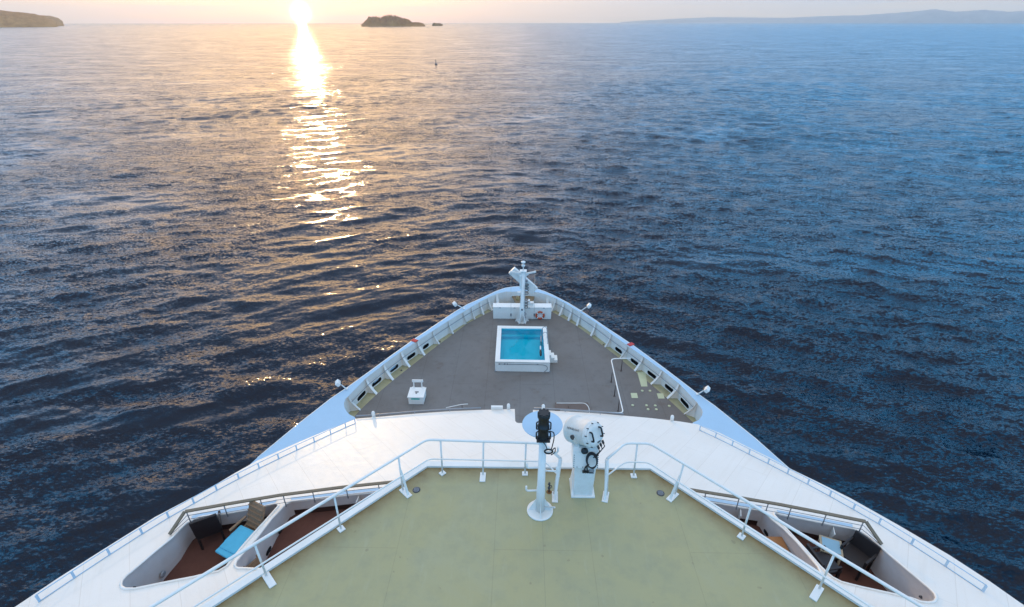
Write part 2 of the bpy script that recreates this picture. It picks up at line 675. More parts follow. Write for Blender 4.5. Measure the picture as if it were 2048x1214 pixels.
# ------------------------------------------------------------------ paints and other materials
def paint(col, rough=0.35, dirt=0.10, scale=0.9, spec=0.5, coat=0.0, dirt_col=None):
    def b(N):
        tc = N.n('ShaderNodeTexCoord')
        g = N.n('ShaderNodeNewGeometry')
        f = N.noise(g.outputs['Position'], scale, 6.0, 0.65)
        f2 = N.noise(g.outputs['Position'], scale * 9.0, 4.0, 0.6)
        f = N.math('ADD', N.math('MULTIPLY', f, 0.7), N.math('MULTIPLY', f2, 0.3))
        k = N.ramp(f, [(0.36, c4(1, 1, 1)), (0.60, c4(0, 0, 0))])
        dc = dirt_col or tuple(c * 0.62 for c in col)
        cc = N.mix(N.math('MULTIPLY', k, dirt * 2.0), c4(*col), c4(*dc))
        rr = N.math('MULTIPLY_ADD', f, 0.22, rough - 0.11)
        nb = bump(N, f2, 0.12, 0.01)
        out(N, principled(N, cc, rr, normal=nb, spec=spec, coat=coat).outputs[0])
    return b


WHITE = mat('white_paint', paint((0.86, 0.81, 0.745), 0.42, 0.14, dirt_col=(0.60, 0.53, 0.44)))
WHITE2 = mat('white_gloss_paint', paint((0.85, 0.81, 0.755), 0.34, 0.10, 2.0))
WELL = mat('shaded_white_paint', paint((0.66, 0.61, 0.59), 0.5, 0.16, dirt_col=(0.45, 0.38, 0.34)))  # white paint darkened for the shade inside the balcony wells
MATTE = mat('matte_white_paint', paint((0.82, 0.79, 0.74), 0.65, 0.16, 3.0, spec=0.2, dirt_col=(0.55, 0.47, 0.38)))
HULL = mat('pale_blue_hull_paint', paint((0.52, 0.70, 0.84), 0.40, 0.05, 0.5))
CAP = mat('rail_cap_paint', paint((0.42, 0.58, 0.72), 0.62, 0.06, 1.0, spec=0.15))
YELLOW = mat('margin_paint', paint((0.40, 0.37, 0.22), 0.6, 0.22, 1.2, dirt_col=(0.24, 0.18, 0.08)))
PALEYEL = mat('patch_paint', paint((0.56, 0.57, 0.36), 0.6, 0.15, 1.2))
BROWN = mat('bow_deck_paint', paint((0.21, 0.14, 0.07), 0.7, 0.2, 1.2))
CARPET = mat('balcony_carpet', paint((0.135, 0.062, 0.048), 0.9, 0.22, 3.0, spec=0.15))
DARKRED = mat('gap_shade_paint', paint((0.045, 0.018, 0.014), 0.6, 0.1))
BLACK = mat('black_rubber', paint((0.012, 0.012, 0.014), 0.45, 0.1, 4.0))
HOLE_SHADE = mat('opening_shade', paint((0.006, 0.006, 0.008), 0.8, 0.0))  # near-black colour stands for the shade inside drain holes
WICKER = mat('dark_wicker', paint((0.018, 0.013, 0.014), 0.55, 0.2, 22.0))
TAN = mat('tan_wicker', paint((0.27, 0.17, 0.10), 0.7, 0.25, 18.0))
BLUE = mat('blue_towelling', paint((0.12, 0.50, 0.72), 0.95, 0.12, 6.0, spec=0.1))
TEAK = mat('weathered_teak', paint((0.20, 0.155, 0.10), 0.55, 0.25, 6.0))
WOOD = mat('orange_wood', paint((0.38, 0.17, 0.06), 0.5, 0.2, 4.0))
STEEL = mat('grey_steel', paint((0.30, 0.31, 0.33), 0.35, 0.15, 6.0))
DSTEEL = mat('dark_steel', paint((0.06, 0.06, 0.065), 0.45, 0.15, 6.0))
RED = mat('red_paint', paint((0.55, 0.03, 0.02), 0.45, 0.15, 4.0))
ORANGE = mat('lifebuoy_orange', paint((0.60, 0.09, 0.03), 0.5, 0.12, 6.0))
GREENL = mat('green_label', paint((0.10, 0.50, 0.42), 0.5, 0.1, 6.0))
TURQ = mat('pool_paint', paint((0.01, 0.62, 0.80), 0.5, 0.05, 2.0))
RUST = mat('rust', paint((0.25, 0.11, 0.03), 0.9, 0.2, 9.0))
ROPE = mat('halyard_rope', paint((0.55, 0.48, 0.40), 0.9, 0.1, 9.0))
BRASS = mat('brass', paint((0.42, 0.26, 0.10), 0.4, 0.2, 9.0))


def glass_mat(N):
    out(N, principled(N, c4(0.25, 0.33, 0.40), 0.06).outputs[0])


GLASS = mat('lamp_glass', glass_mat)


def table_glass(N):
    out(N, principled(N, c4(0.26, 0.44, 0.55), 0.15).outputs[0])


TGLASS = mat('table_top', table_glass)


def slope_mat(N):
    g = N.n('ShaderNodeNewGeometry')
    sx = N.n('ShaderNodeSeparateXYZ')
    N.link(g.outputs['Position'], sx.inputs[0])
    ax = N.math('ABSOLUTE', N.math('SUBTRACT', sx.outputs['X'], 0.4))
    cm = N.n('ShaderNodeCombineXYZ')
    N.link(ax, cm.inputs[0])
    N.link(sx.outputs['Y'], cm.inputs[1])
    q = N.mapping(cm.outputs[0], rot=(0, 0, R(-52)))
    br = N.n('ShaderNodeTexBrick')
    N.link(q, br.inputs['Vector'])
    br.inputs['Scale'].default_value = 1.0
    br.inputs['Mortar Size'].default_value = 0.008
    br.inputs['Mortar Smooth'].default_value = 0.4
    br.inputs['Brick Width'].default_value = 5.2
    br.inputs['Row Height'].default_value = 0.82
    br.inputs['Color1'].default_value = c4(1, 1, 1)
    br.inputs['Color2'].default_value = c4(.92, .92, .92)
    br.inputs['Mortar'].default_value = c4(.66, .62, .56)
    f = N.noise(g.outputs['Position'], 0.7, 6.0, 0.65)
    f2 = N.noise(g.outputs['Position'], 5.0, 4.0, 0.6)
    dirt = N.ramp(f, [(0.40, c4(1, 1, 1)), (0.68, c4(0, 0, 0))])
    cc = N.mix(N.math('MULTIPLY', dirt, 0.14), c4(0.83, 0.78, 0.715), c4(0.60, 0.53, 0.44))
    cc = N.mix(0.38, cc, br.outputs['Color'], 'MULTIPLY')
    stq = N.mapping(q, scale=(0.35, 5.0, 1.0))
    stk = N.ramp(N.noise(stq, 1.1, 4.0, 0.65), [(0.52, c4(0, 0, 0)), (0.74, c4(1, 1, 1))])
    cc = N.mix(N.math('MULTIPLY', stk, 0.16), cc, c4(0.56, 0.47, 0.36))
    b1 = bump(N, f, 0.35, 0.05)
    b2 = bump(N, br.outputs['Fac'], 0.25, -0.006, b1)
    b3 = bump(N, f2, 0.15, 0.006, b2)
    rr = N.math('MULTIPLY_ADD', f2, 0.25, 0.34)
    out(N, principled(N, cc, rr, normal=b3, spec=0.3).outputs[0])


SLOPE = mat('plated_white_paint', slope_mat)


def roof_mat(N):
    g = N.n('ShaderNodeNewGeometry')
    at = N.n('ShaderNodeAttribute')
    at.attribute_name = 'grime_shade'
    f = N.noise(g.outputs['Position'], 0.45, 6.0, 0.6, 0.4)
    f2 = N.noise(g.outputs['Position'], 3.0, 6.0, 0.68)
    f3 = N.noise(g.outputs['Position'], 40.0, 3.0, 0.6)
    col = N.ramp(f, [(0.34, c4(0.372, 0.340, 0.190)), (0.52, c4(0.402, 0.356, 0.185)), (0.70, c4(0.390, 0.362, 0.215))])
    col = N.mix(N.math('MULTIPLY', N.ramp(f2, [(0.46, c4(0, 0, 0)), (0.72, c4(1, 1, 1))]), 0.35), col, c4(0.26, 0.265, 0.18))
    spots = N.ramp(N.noise(g.outputs['Position'], 6.5, 2.0, 0.5), [(0.72, c4(0, 0, 0)), (0.76, c4(1, 1, 1))])
    col = N.mix(N.math('MULTIPLY', spots, 0.35), col, c4(0.16, 0.13, 0.08))
    scq = N.mapping(g.outputs['Position'], scale=(1.0, 0.16, 1.0), rot=(0, 0, R(25)))
    scuff = N.ramp(N.noise(scq, 7.0, 4.0, 0.7), [(0.58, c4(0, 0, 0)), (0.74, c4(1, 1, 1))])
    col = N.mix(N.math('MULTIPLY', scuff, 0.15), col, c4(0.50, 0.49, 0.38))
    wb = N.n('ShaderNodeTexBrick')
    N.link(N.mapping(g.outputs['Position'], rot=(0, 0, R(90)), loc=(0.3, 0.48, 0)), wb.inputs['Vector'])
    wb.inputs['Scale'].default_value = 1.0
    wb.inputs['Mortar Size'].default_value = 0.010
    wb.inputs['Mortar Smooth'].default_value = 0.6
    wb.inputs['Brick Width'].default_value = 4.4
    wb.inputs['Row Height'].default_value = 1.9
    col = N.mix(N.math('MULTIPLY', wb.outputs['Fac'], N.math('MULTIPLY', f2, 0.55)), col, c4(0.23, 0.20, 0.11))
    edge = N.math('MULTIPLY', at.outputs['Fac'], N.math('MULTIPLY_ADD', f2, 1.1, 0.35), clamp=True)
    col = N.mix(edge, col, c4(0.20, 0.125, 0.045))  # rusty grime and the coaming's shade, both painted along the edge
    # welded seam down the middle of the deck
    sx = N.n('ShaderNodeSeparateXYZ')
    N.link(g.outputs['Position'], sx.inputs[0])
    seam = N.math('LESS_THAN', N.math('ABSOLUTE', N.math('SUBTRACT', sx.outputs['X'], 0.48)), 0.006)
    col = N.mix(N.math('MULTIPLY', seam, 0.35), col, c4(0.2, 0.2, 0.13))
    nb = bump(N, f3, 0.35, 0.004, bump(N, f, 0.3, 0.05))
    rr = N.math('MULTIPLY_ADD', f2, 0.3, 0.38)
    out(N, principled(N, col, rr, normal=nb, spec=0.35).outputs[0])


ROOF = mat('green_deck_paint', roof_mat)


def deck_mat(N):
    g = N.n('ShaderNodeNewGeometry')
    f = N.noise(g.outputs['Position'], 0.30, 6.0, 0.62, 0.6)
    f2 = N.noise(g.outputs['Position'], 2.2, 6.0, 0.70)
    f3 = N.noise(g.outputs['Position'], 24.0, 3.0, 0.7)
    col = N.ramp(f, [(0.32, c4(0.190, 0.176, 0.164)), (0.50, c4(0.175, 0.158, 0.144)), (0.70, c4(0.145, 0.124, 0.108))])
    st = N.ramp(f2, [(0.52, c4(0, 0, 0)), (0.75, c4(1, 1, 1))])
    col = N.mix(N.math('MULTIPLY', st, 0.45), col, c4(0.085, 0.070, 0.062))
    col = N.mix(N.math('MULTIPLY', f3, 0.30), col, c4(0.26, 0.24, 0.235))
    wb = N.n('ShaderNodeTexBrick')
    N.link(N.mapping(g.outputs['Position'], rot=(0, 0, R(90))), wb.inputs['Vector'])
    wb.inputs['Scale'].default_value = 1.0
    wb.inputs['Mortar Size'].default_value = 0.022
    wb.inputs['Mortar Smooth'].default_value = 0.5
    wb.inputs['Brick Width'].default_value = 6.0
    wb.inputs['Row Height'].default_value = 2.1
    col = N.mix(N.math('MULTIPLY', wb.outputs['Fac'], 0.30), col, c4(0.075, 0.062, 0.055))
    ru = N.ramp(N.noise(g.outputs['Position'], 0.9, 5.0, 0.7), [(0.60, c4(0, 0, 0)), (0.72, c4(1, 1, 1))])
    col = N.mix(N.math('MULTIPLY', ru, 0.35), col, c4(0.12, 0.068, 0.045))
    nb = bump(N, f3, 0.5, 0.008)
    out(N, principled(N, col, 0.75, normal=nb, spec=0.3).outputs[0])


DECK = mat('grey_deck_coating', deck_mat)


def poolwater_mat(N):
    tc = N.n('ShaderNodeNewGeometry')
    f = N.noise(tc.outputs['Position'], 3.0, 3.0, 0.5)
    nb = bump(N, f, 0.10, 0.03)
    tr = N.n('ShaderNodeBsdfTransparent')
    tr.inputs[0].default_value = c4(0.50, 0.95, 1.0)
    gl = N.n('ShaderNodeBsdfGlossy')
    gl.inputs['Roughness'].default_value = 0.03
    N.link(nb, gl.inputs['Normal'])
    fr = N.n('ShaderNodeFresnel')
    fr.inputs['IOR'].default_value = 1.33
    N.link(nb, fr.inputs['Normal'])
    mx = N.n('ShaderNodeMixShader')
    N.link(fr.outputs[0], mx.inputs[0])
    N.link(tr.outputs[0], mx.inputs[1])
    N.link(gl.outputs[0], mx.inputs[2])
    out(N, mx.outputs[0])


POOLW = mat('pool_water', poolwater_mat)


# ------------------------------------------------------------------ the ship
ZR = 15.0       # bulwark rail
ZD = 13.95      # foredeck
ZG = 24.9       # green roof deck
ZF = 22.5       # balcony floor

ship = thing('cruise_ship', (0.2, 10, 0), 'white bow of a cruise ship seen from above, pointing out to sea', 'ship')


def Hs(X, Y):
    """depth below eye level of the sloping superstructure front"""
    return 10.35 + .28 * (Y - 6.9) + .05 * (math.sqrt((X - .4) ** 2 + .5) - 8.6)


def zs(x, y):
    return 34.0 - Hs(x, y)


def inside(p, poly):
    x, y = p
    c = False
    n = len(poly)
    for i in range(n):
        x1, y1 = poly[i][0], poly[i][1]
        x2, y2 = poly[(i + 1) % n][0], poly[(i + 1) % n][1]
        if (y1 > y) != (y2 > y) and x < (x2 - x1) * (y - y1) / (y2 - y1) + x1:
            c = not c
    return c


def sheet(poly, holes, step, zf):
    """triangulated sheet inside poly minus holes, z from zf(x, y)"""
    vs, es = [], []
    for loop in [poly] + holes:
        k = len(vs)
        n = len(loop)
        vs += [Vector((p[0], p[1])) for p in loop]
        es += [(k + i, k + (i + 1) % n) for i in range(n)]
    xs = [p[0] for p in poly]
    ys = [p[1] for p in poly]
    if step:
        x = min(xs) + step * .37
        while x < max(xs):
            y = min(ys) + step * .41
            while y < max(ys):
                if inside((x, y), poly) and not any(inside((x, y), h) for h in holes):
                    vs.append(Vector((x, y)))
                y += step
            x += step
    res = delaunay_2d_cdt(vs, es, [], 0, 1e-5)
    V, F = res[0], res[2]
    F2 = []
    for f in F:
        c = sum((V[i] for i in f), Vector((0, 0))) / len(f)
        if inside(c, poly) and not any(inside(c, h) for h in holes):
            F2.append(f)
    used = sorted({i for f in F2 for i in f})
    ix = {u: k for k, u in enumerate(used)}
    return [(V[u].x, V[u].y, zf(V[u].x, V[u].y)) for u in used], [tuple(ix[i] for i in f) for f in F2]


# --- hull and the plate at rail height
rail_out = [(-12.948, 19.374, 15.000), (-11.958, 21.667, 15.000), (-10.844, 24.019, 15.000), (-10.130, 25.208, 15.000), (-9.261, 26.799, 15.000), (-8.293, 28.596, 15.000), (-7.271, 30.445, 15.000), (-6.132, 32.372, 15.000), (-4.910, 34.412, 15.000), (-4.059, 35.650, 15.000), (-3.171, 36.576, 15.000), (-2.586, 37.227, 15.000), (-1.963, 37.942, 15.000), (-1.284, 38.496, 15.000), (-0.641, 38.736, 15.000), (0.009, 38.811, 15.000), (0.659, 38.711, 15.000), (1.300, 38.402, 15.000), (1.889, 37.962, 15.000), (2.498, 37.356, 15.000), (3.689, 35.943, 15.000), (4.428, 34.878, 15.000), (5.248, 33.605, 15.000), (5.988, 32.403, 15.000), (6.803, 31.137, 15.000), (7.488, 30.036, 15.000), (8.238, 28.704, 15.000), (8.933, 27.432, 15.000), (9.616, 26.141, 15.000), (10.269, 24.891, 15.000), (10.920, 23.770, 15.000), (12.159, 21.203, 15.000), (13.029, 19.000, 15.000)]
hull_line = [(-17.0, -60, ZR), (-17.0, -10, ZR), (-16.2, 6, ZR), (-14.8, 14, ZR)] + rail_out + [(15.0, 14, ZR), (16.6, 6, ZR), (17.3, -10, ZR), (17.3, -60, ZR)]


def hull_level(z):
    t = max(0.0, (ZR - z) / ZR) ** 1.7
    res = []
    for x, y, _ in hull_line:
        f = min(1, max(0, (y + 5) / 40.0))
        res.append((0.2 + (x - 0.2) * (1 - 0.42 * t * f), y - 6.5 * t * f * max(0, (y - 5) / 34.0), z))
    return res


mb = MB()
lv = [hull_level(z) for z in (ZR - 0.03, 13.6, 12.0, 10.0, 8.0, 6.0, 2.0, -3.0)]
for a, b in zip(lv, lv[1:]):
    mb.strip(a, b, True)
mb.build('hull', HULL, ship)

rim_port = [(-9.007, 22.488, 15.000), (-9.306, 22.670, 15.000), (-9.579, 22.940, 15.000), (-9.819, 23.324, 15.000), (-9.951, 23.719, 15.000), (-9.974, 24.034, 15.000), (-9.888, 24.242, 15.000), (-9.335, 26.018, 15.000), (-8.602, 27.513, 15.000), (-7.799, 28.987, 15.000), (-6.966, 30.335, 15.000), (-6.130, 31.649, 15.000), (-5.193, 33.101, 15.000), (-4.313, 34.383, 15.000), (-3.719, 35.254, 15.000), (-3.135, 36.075, 15.000), (-2.561, 36.798, 15.000), (-1.902, 37.457, 15.000), (-1.185, 37.866, 15.000)]
rim_stbd = [(1.444, 37.732, 15.000), (2.102, 37.323, 15.000), (2.739, 36.734, 15.000), (3.316, 36.076, 15.000), (3.866, 35.302, 15.000), (4.410, 34.492, 15.000), (5.381, 33.027, 15.000), (6.260, 31.457, 15.000), (7.145, 29.968, 15.000), (7.901, 28.698, 15.000), (8.777, 27.161, 15.000), (9.465, 25.790, 15.000), (10.017, 24.046, 15.000), (10.107, 23.469, 15.000), (10.079, 23.238, 15.000), (9.950, 22.941, 15.000), (9.673, 22.577, 15.000), (9.296, 22.356, 15.000)]
rim_bow = [(-0.706, 37.829, 15.000), (-0.068, 37.929, 15.000), (0.730, 37.898, 15.000)]
rim = [(-8.35, 13.6, ZR), (-8.35, 21.6, ZR)] + rim_port + rim_bow + rim_stbd + [(8.75, 21.6, ZR), (8.75, 13.6, ZR)]
V, F = sheet(hull_line, [rim], 0, lambda x, y: ZR)
MB().add(V, F).build('rail_plate', CAP, ship)
# rounded rubbing edge along the rail
MB().tube([(x, y, ZR - 0.02) for x, y, z in rail_out], 0.035, 6).build('rail_edge', WHITE, ship)

# --- foredeck floor
feet_port = [(-9.517, 23.774, 13.950), (-9.335, 24.379, 13.950), (-8.730, 25.880, 13.950), (-8.032, 27.326, 13.950), (-7.255, 28.776, 13.950), (-6.496, 30.184, 13.950), (-5.706, 31.628, 13.950), (-4.880, 33.035, 13.950), (-4.032, 34.500, 13.950), (-3.466, 35.194, 13.950), (-2.843, 35.911, 13.950), (-2.219, 36.608, 13.950)]
feet_stbd = [(2.378, 36.563, 13.950), (2.963, 35.858, 13.950), (3.600, 35.091, 13.950), (4.178, 34.341, 13.950), (5.066, 32.891, 13.950), (5.883, 31.421, 13.950), (6.693, 30.044, 13.950), (7.423, 28.591, 13.950), (8.178, 27.169, 13.950), (8.864, 25.769, 13.950), (9.502, 24.337, 13.950), (9.810, 23.591, 13.950)]
V, F = sheet([(x, y, 0) for x, y, z in rim], [], 0, lambda x, y: ZD)
MB().add(V, F).build('deck_margin', YELLOW, ship)
grey = [(-8.3, 13.65), (-8.3, 21.6)] + [p[:2] for p in feet_port] + [p[:2] for p in feet_stbd] + [(8.7, 21.6), (8.7, 13.65)]
V, F = sheet(grey, [], 0.6, lambda x, y: ZD + 0.006)
MB().add(V, F).build('foredeck', DECK, ship)
bow_patch = [(p[0], p[1]) for p in feet_port[-1:]] + [(-1.95, 37.2), (-1.2, 38.0), (0.2, 38.25), (1.4, 37.9), (2.2, 37.0)] + [(p[0], p[1]) for p in feet_stbd[:1]]
V, F = sheet(bow_patch, [], 0, lambda x, y: ZD + 0.011)
MB().add(V, F).build('bow_deck', BROWN, ship)

# raised brown platform in the very tip of the bow
bp_ = [(-0.921, 38.496, 14.550), (1.312, 38.488, 14.550), (0.860, 36.704, 14.550), (-0.391, 36.683, 14.550)]
MB().quadplate(bp_, 0.06).build('bow_platform', BROWN, ship)
MB().quadplate([Vector(bp_[0]).lerp(Vector(bp_[3]), .35) + Vector((0, 0, .01)), Vector(bp_[1]).lerp(Vector(bp_[2]), .35) + Vector((0, 0, .01)), Vector(bp_[1]).lerp(Vector(bp_[2]), .48) + Vector((0, 0, .01)), Vector(bp_[0]).lerp(Vector(bp_[3]), .48) + Vector((0, 0, .01))], 0.02).build('platform_rib', YELLOW, ship)

# --- bulwark: one wall panel per bay, drains cut through it
SLOT = {}


def wall_bay(a, b, slot):
    """wall from rail a-b down to the deck; slot = (u0, u1) drain hole or None"""
    A, B = Vector((a[0], a[1], 0)), Vector((b[0], b[1], 0))
    def pt(u, z, push=0.0):
        q = A.lerp(B, u)
        n = (B - A).normalized().cross(Vector((0, 0, 1)))
        c = Vector((0.2, 28, 0)) - q
        if n.dot(c) > 0:
            n = -n
        return (q.x + n.x * push, q.y + n.y * push, z)
    m = MB()
    if slot is None:
        m.add([pt(0, ZD), pt(1, ZD), pt(1, ZR - .004), pt(0, ZR - .004)], [(0, 1, 2, 3)])
        m.build('bulwark_panel', WHITE, ship)
        return
    u0, u1 = slot
    z0, z1 = ZD + 0.07, ZD + 0.36
    L = (B - A).length
    rr = (z1 - z0) / 2
    du = rr / L
    loop = []
    for k in range(7):
        t = -math.pi / 2 + math.pi * k / 6
        loop.append((u1 - du + du * math.cos(t), (z0 + z1) / 2 + rr * math.sin(t)))
    for k in range(7):
        t = math.pi / 2 + math.pi * k / 6
        loop.append((u0 + du + du * math.cos(t), (z0 + z1) / 2 + rr * math.sin(t)))
    poly = [(0, ZD), (1, ZD), (1, ZR - .004), (0, ZR - .004)]
    V, F = sheet(poly, [loop], 0, lambda x, y: 0)
    m.add([pt(x, y) for x, y, z in V], F)
    w = m.build('bulwark_panel', WHITE, ship)
    h = MB()
    n = len(loop)
    h.add([pt(u, z) for u, z in loop] + [pt(u, z, 0.22) for u, z in loop],
          [(i, (i + 1) % n, n + (i + 1) % n, n + i) for i in range(n)] + [tuple(range(n, 2 * n))])
    h.build('drain_slot_shade', HOLE_SHADE, w)


rp = rim_port
for i in range(len(rp) - 1):
    slot = None
    if i == 5:
        slot = None
    if 6 <= i <= 10:
        slot = [(0.42, 0.90), (0.26, 0.80), (0.30, 0.78), (0.30, 0.82), (0.30, 0.70)][i - 6]
    if i == 3:
        slot = (0.1, 0.9)
    wall_bay(rp[i], rp[i + 1], slot)
fr = [rim_port[-1]] + rim_bow + [rim_stbd[0]]
for a, b in zip(fr, fr[1:]):
    wall_bay(a, b, None)
rs = rim_stbd
for i in range(len(rs) - 1):
    slot = None
    if 7 <= i <= 11:
        slot = [(0.30, 0.72), (0.26, 0.80), (0.30, 0.78), (0.25, 0.80), (0.18, 0.66)][i - 7]
    if i == 13:
        slot = (0.1, 0.9)
    wall_bay(rs[i], rs[i + 1], slot)
wall_bay((-8.35, 13.6), (-8.35, 21.6), None)
wall_bay((-8.35, 21.6), rim_port[0], None)
wall_bay((8.75, 21.6), rim_stbd[-1], None)
wall_bay((8.75, 13.6), (8.75, 21.6), None)


def bracket(top, foot):
    T = Vector((top[0], top[1], ZR - 0.02))
    Wf = Vector((top[0], top[1], ZD))
    Ff = Vector((foot[0], foot[1], ZD))
    side = (Ff - Wf).normalized().cross(Vector((0, 0, 1)))
    hyp = []
    for k in range(9):
        t = k / 8
        p = T.lerp(Ff, t)
        # hollow curve: stays close to the wall, flares at the foot
        w = T.lerp(Wf, t)
        s_ = t ** 1.5
        p = w.lerp(w + (Ff - Wf), s_ * 0.92 + 0.08)
        hyp.append(p)
    m = MB()
    poly = [T] + hyp + [Wf]
    h = side * 0.011
    n = len(poly)
    m.add([p + h for p in poly] + [p - h for p in poly], [tuple(range(n)), tuple(reversed(range(n, 2 * n)))])
    b = m.build('bulwark_bracket', WHITE, ship)
    f = MB()
    e = side * 0.10
    f.strip([p + e for p in hyp], [p - e for p in hyp], True)
    off = (Ff - Wf).normalized() * -0.018
    f.strip([p - e + off for p in hyp], [p + e + off for p in hyp], True)
    f.build('flange', WHITE, b)
    return hyp


hyp_port = [bracket(rim_port[6 + i], feet_port[1 + i]) for i in range(11)]
hyp_stbd = [bracket(rim_stbd[1 + i + 1], feet_stbd[i]) for i in range(11)]
bracket(rim_port[17], (-1.75, 36.9))
bracket(rim_stbd[1], (2.15, 36.9))
for hy in (hyp_port, list(reversed(hyp_stbd))):
    pts = [h_[3] + (h_[3] - h_[0]).normalized() * 0 + Vector((0, 0, 0.02)) for h_ in hy]
    m = MB().tube(pts, 0.022, 6)
    o = m.build('lifeline_rail', STEEL, ship)
# yellow plates and small sockets on the foredeck
for q in ([(7.579, 28.421, 13.950), (8.113, 28.430, 13.950), (7.928, 26.911, 13.950), (7.536, 26.904, 13.950)],
          [(6.761, 26.231, 13.950), (7.143, 26.238, 13.950), (7.124, 25.754, 13.950), (6.735, 25.747, 13.950)],
          [(8.346, 26.224, 13.950), (8.746, 26.231, 13.950), (8.710, 25.728, 13.950), (8.334, 25.722, 13.950)]):
    MB().add([(x, y, ZD + 0.012) for x, y, z in q], [(0, 1, 2, 3)]).build('yellow_patch', PALEYEL, ship)
for x, y, z in [(7.510, 26.458, 13.950), (7.989, 26.466, 13.950), (6.668, 25.046, 13.950), (7.485, 25.051, 13.950), (7.997, 25.037, 13.950), (7.499, 24.693, 13.950), (7.985, 24.688, 13.950), (8.815, 25.023, 13.950)]:
    MB().lathe((x, y, ZD), [(0.085, 0.0), (0.085, 0.035), (0.05, 0.05)], 10).build('deck_socket', PALEYEL, ship)
for x, y, z in [(-5.708, 31.893, 13.950), (5.836, 31.693, 13.950), (-7.735, 28.371, 13.950)]:
    MB().lathe((x, y, ZD), [(0.06, 0.0), (0.06, 0.04)], 8).build('deck_drain', DSTEEL, ship)
# red marks on the rail
for p in [(-7.152, 30.351, 15.000), (7.355, 30.127, 15.000)]:
    q = Matrix.Rotation(R(-32 if p[0] < 0 else 32) + R(90), 3, 'Z')
    MB().box((p[0], p[1], ZR + 0.02), (0.30, 0.42, 0.05), q).build('red_marker', RED, ship, 0.01)

# --- superstructure: sloping front with four balcony openings
outer = [(-10.024, 6.326, 23.715), (-9.840, 7.081, 23.515), (-9.590, 7.905, 23.295), (-9.189, 9.146, 22.970), (-8.532, 10.398, 22.650), (-8.246, 11.146, 22.455), (-7.931, 11.826, 22.280), (-7.561, 12.346, 22.155), (-7.116, 12.970, 22.000), (-6.502, 13.740, 21.815), (-6.072, 14.236, 21.700), (-5.872, 14.539, 21.625)] + \
        [(-5.480, 14.599, 21.625), (-4.961, 14.664, 21.635), (-3.745, 14.836, 21.645), (-2.507, 14.965, 21.670), (-1.431, 15.004, 21.710), (-0.185, 15.020, 21.760), (-0.170, 14.530, 21.895), (-0.156, 14.056, 22.030), (-0.112, 13.940, 22.065), (-0.044, 13.904, 22.075), (0.309, 13.886, 22.085), (0.394, 13.942, 22.070), (0.431, 14.092, 22.030), (0.448, 14.522, 21.910), (0.466, 14.933, 21.795)] + \
        [(1.605, 14.927, 21.760), (2.844, 14.873, 21.720), (4.582, 14.708, 21.680), (5.592, 14.546, 21.675), (6.153, 14.395, 21.690)] + \
        [(6.712, 13.810, 21.825), (7.303, 12.855, 22.065), (7.715, 12.224, 22.220), (8.017, 11.655, 22.365), (8.462, 10.989, 22.530), (8.887, 10.316, 22.695), (9.419, 9.190, 22.985), (9.833, 8.182, 23.245), (10.054, 7.409, 23.450), (10.159, 6.848, 23.605)]
outer = [(-11.6, -12, zs(-11.6, -12)), (-11.5, 2.0, zs(-11.5, 2.0))] + outer + [(11.6, 2.0, zs(11.6, 2.0)), (11.8, -12, zs(11.8, -12))]
edge_l = [(-2.127, 9.031, 24.900), (-5.344, 5.660, 24.900)]
edge_r = [(3.001, 9.043, 24.900), (6.012, 5.861, 24.900)]
dl = (Vector(edge_l[1]) - Vector(edge_l[0])).normalized()
dr = (Vector(edge_r[1]) - Vector(edge_r[0])).normalized()
el2 = Vector(edge_l[1]) + dl * 5.2
er2 = Vector(edge_r[1]) + dr * 5.2
roof_edge = [(el2.x, -12.0), (el2.x, el2.y), edge_l[1][:2], edge_l[0][:2], edge_r[0][:2], edge_r[1][:2], (er2.x, er2.y), (er2.x, -12.0)]
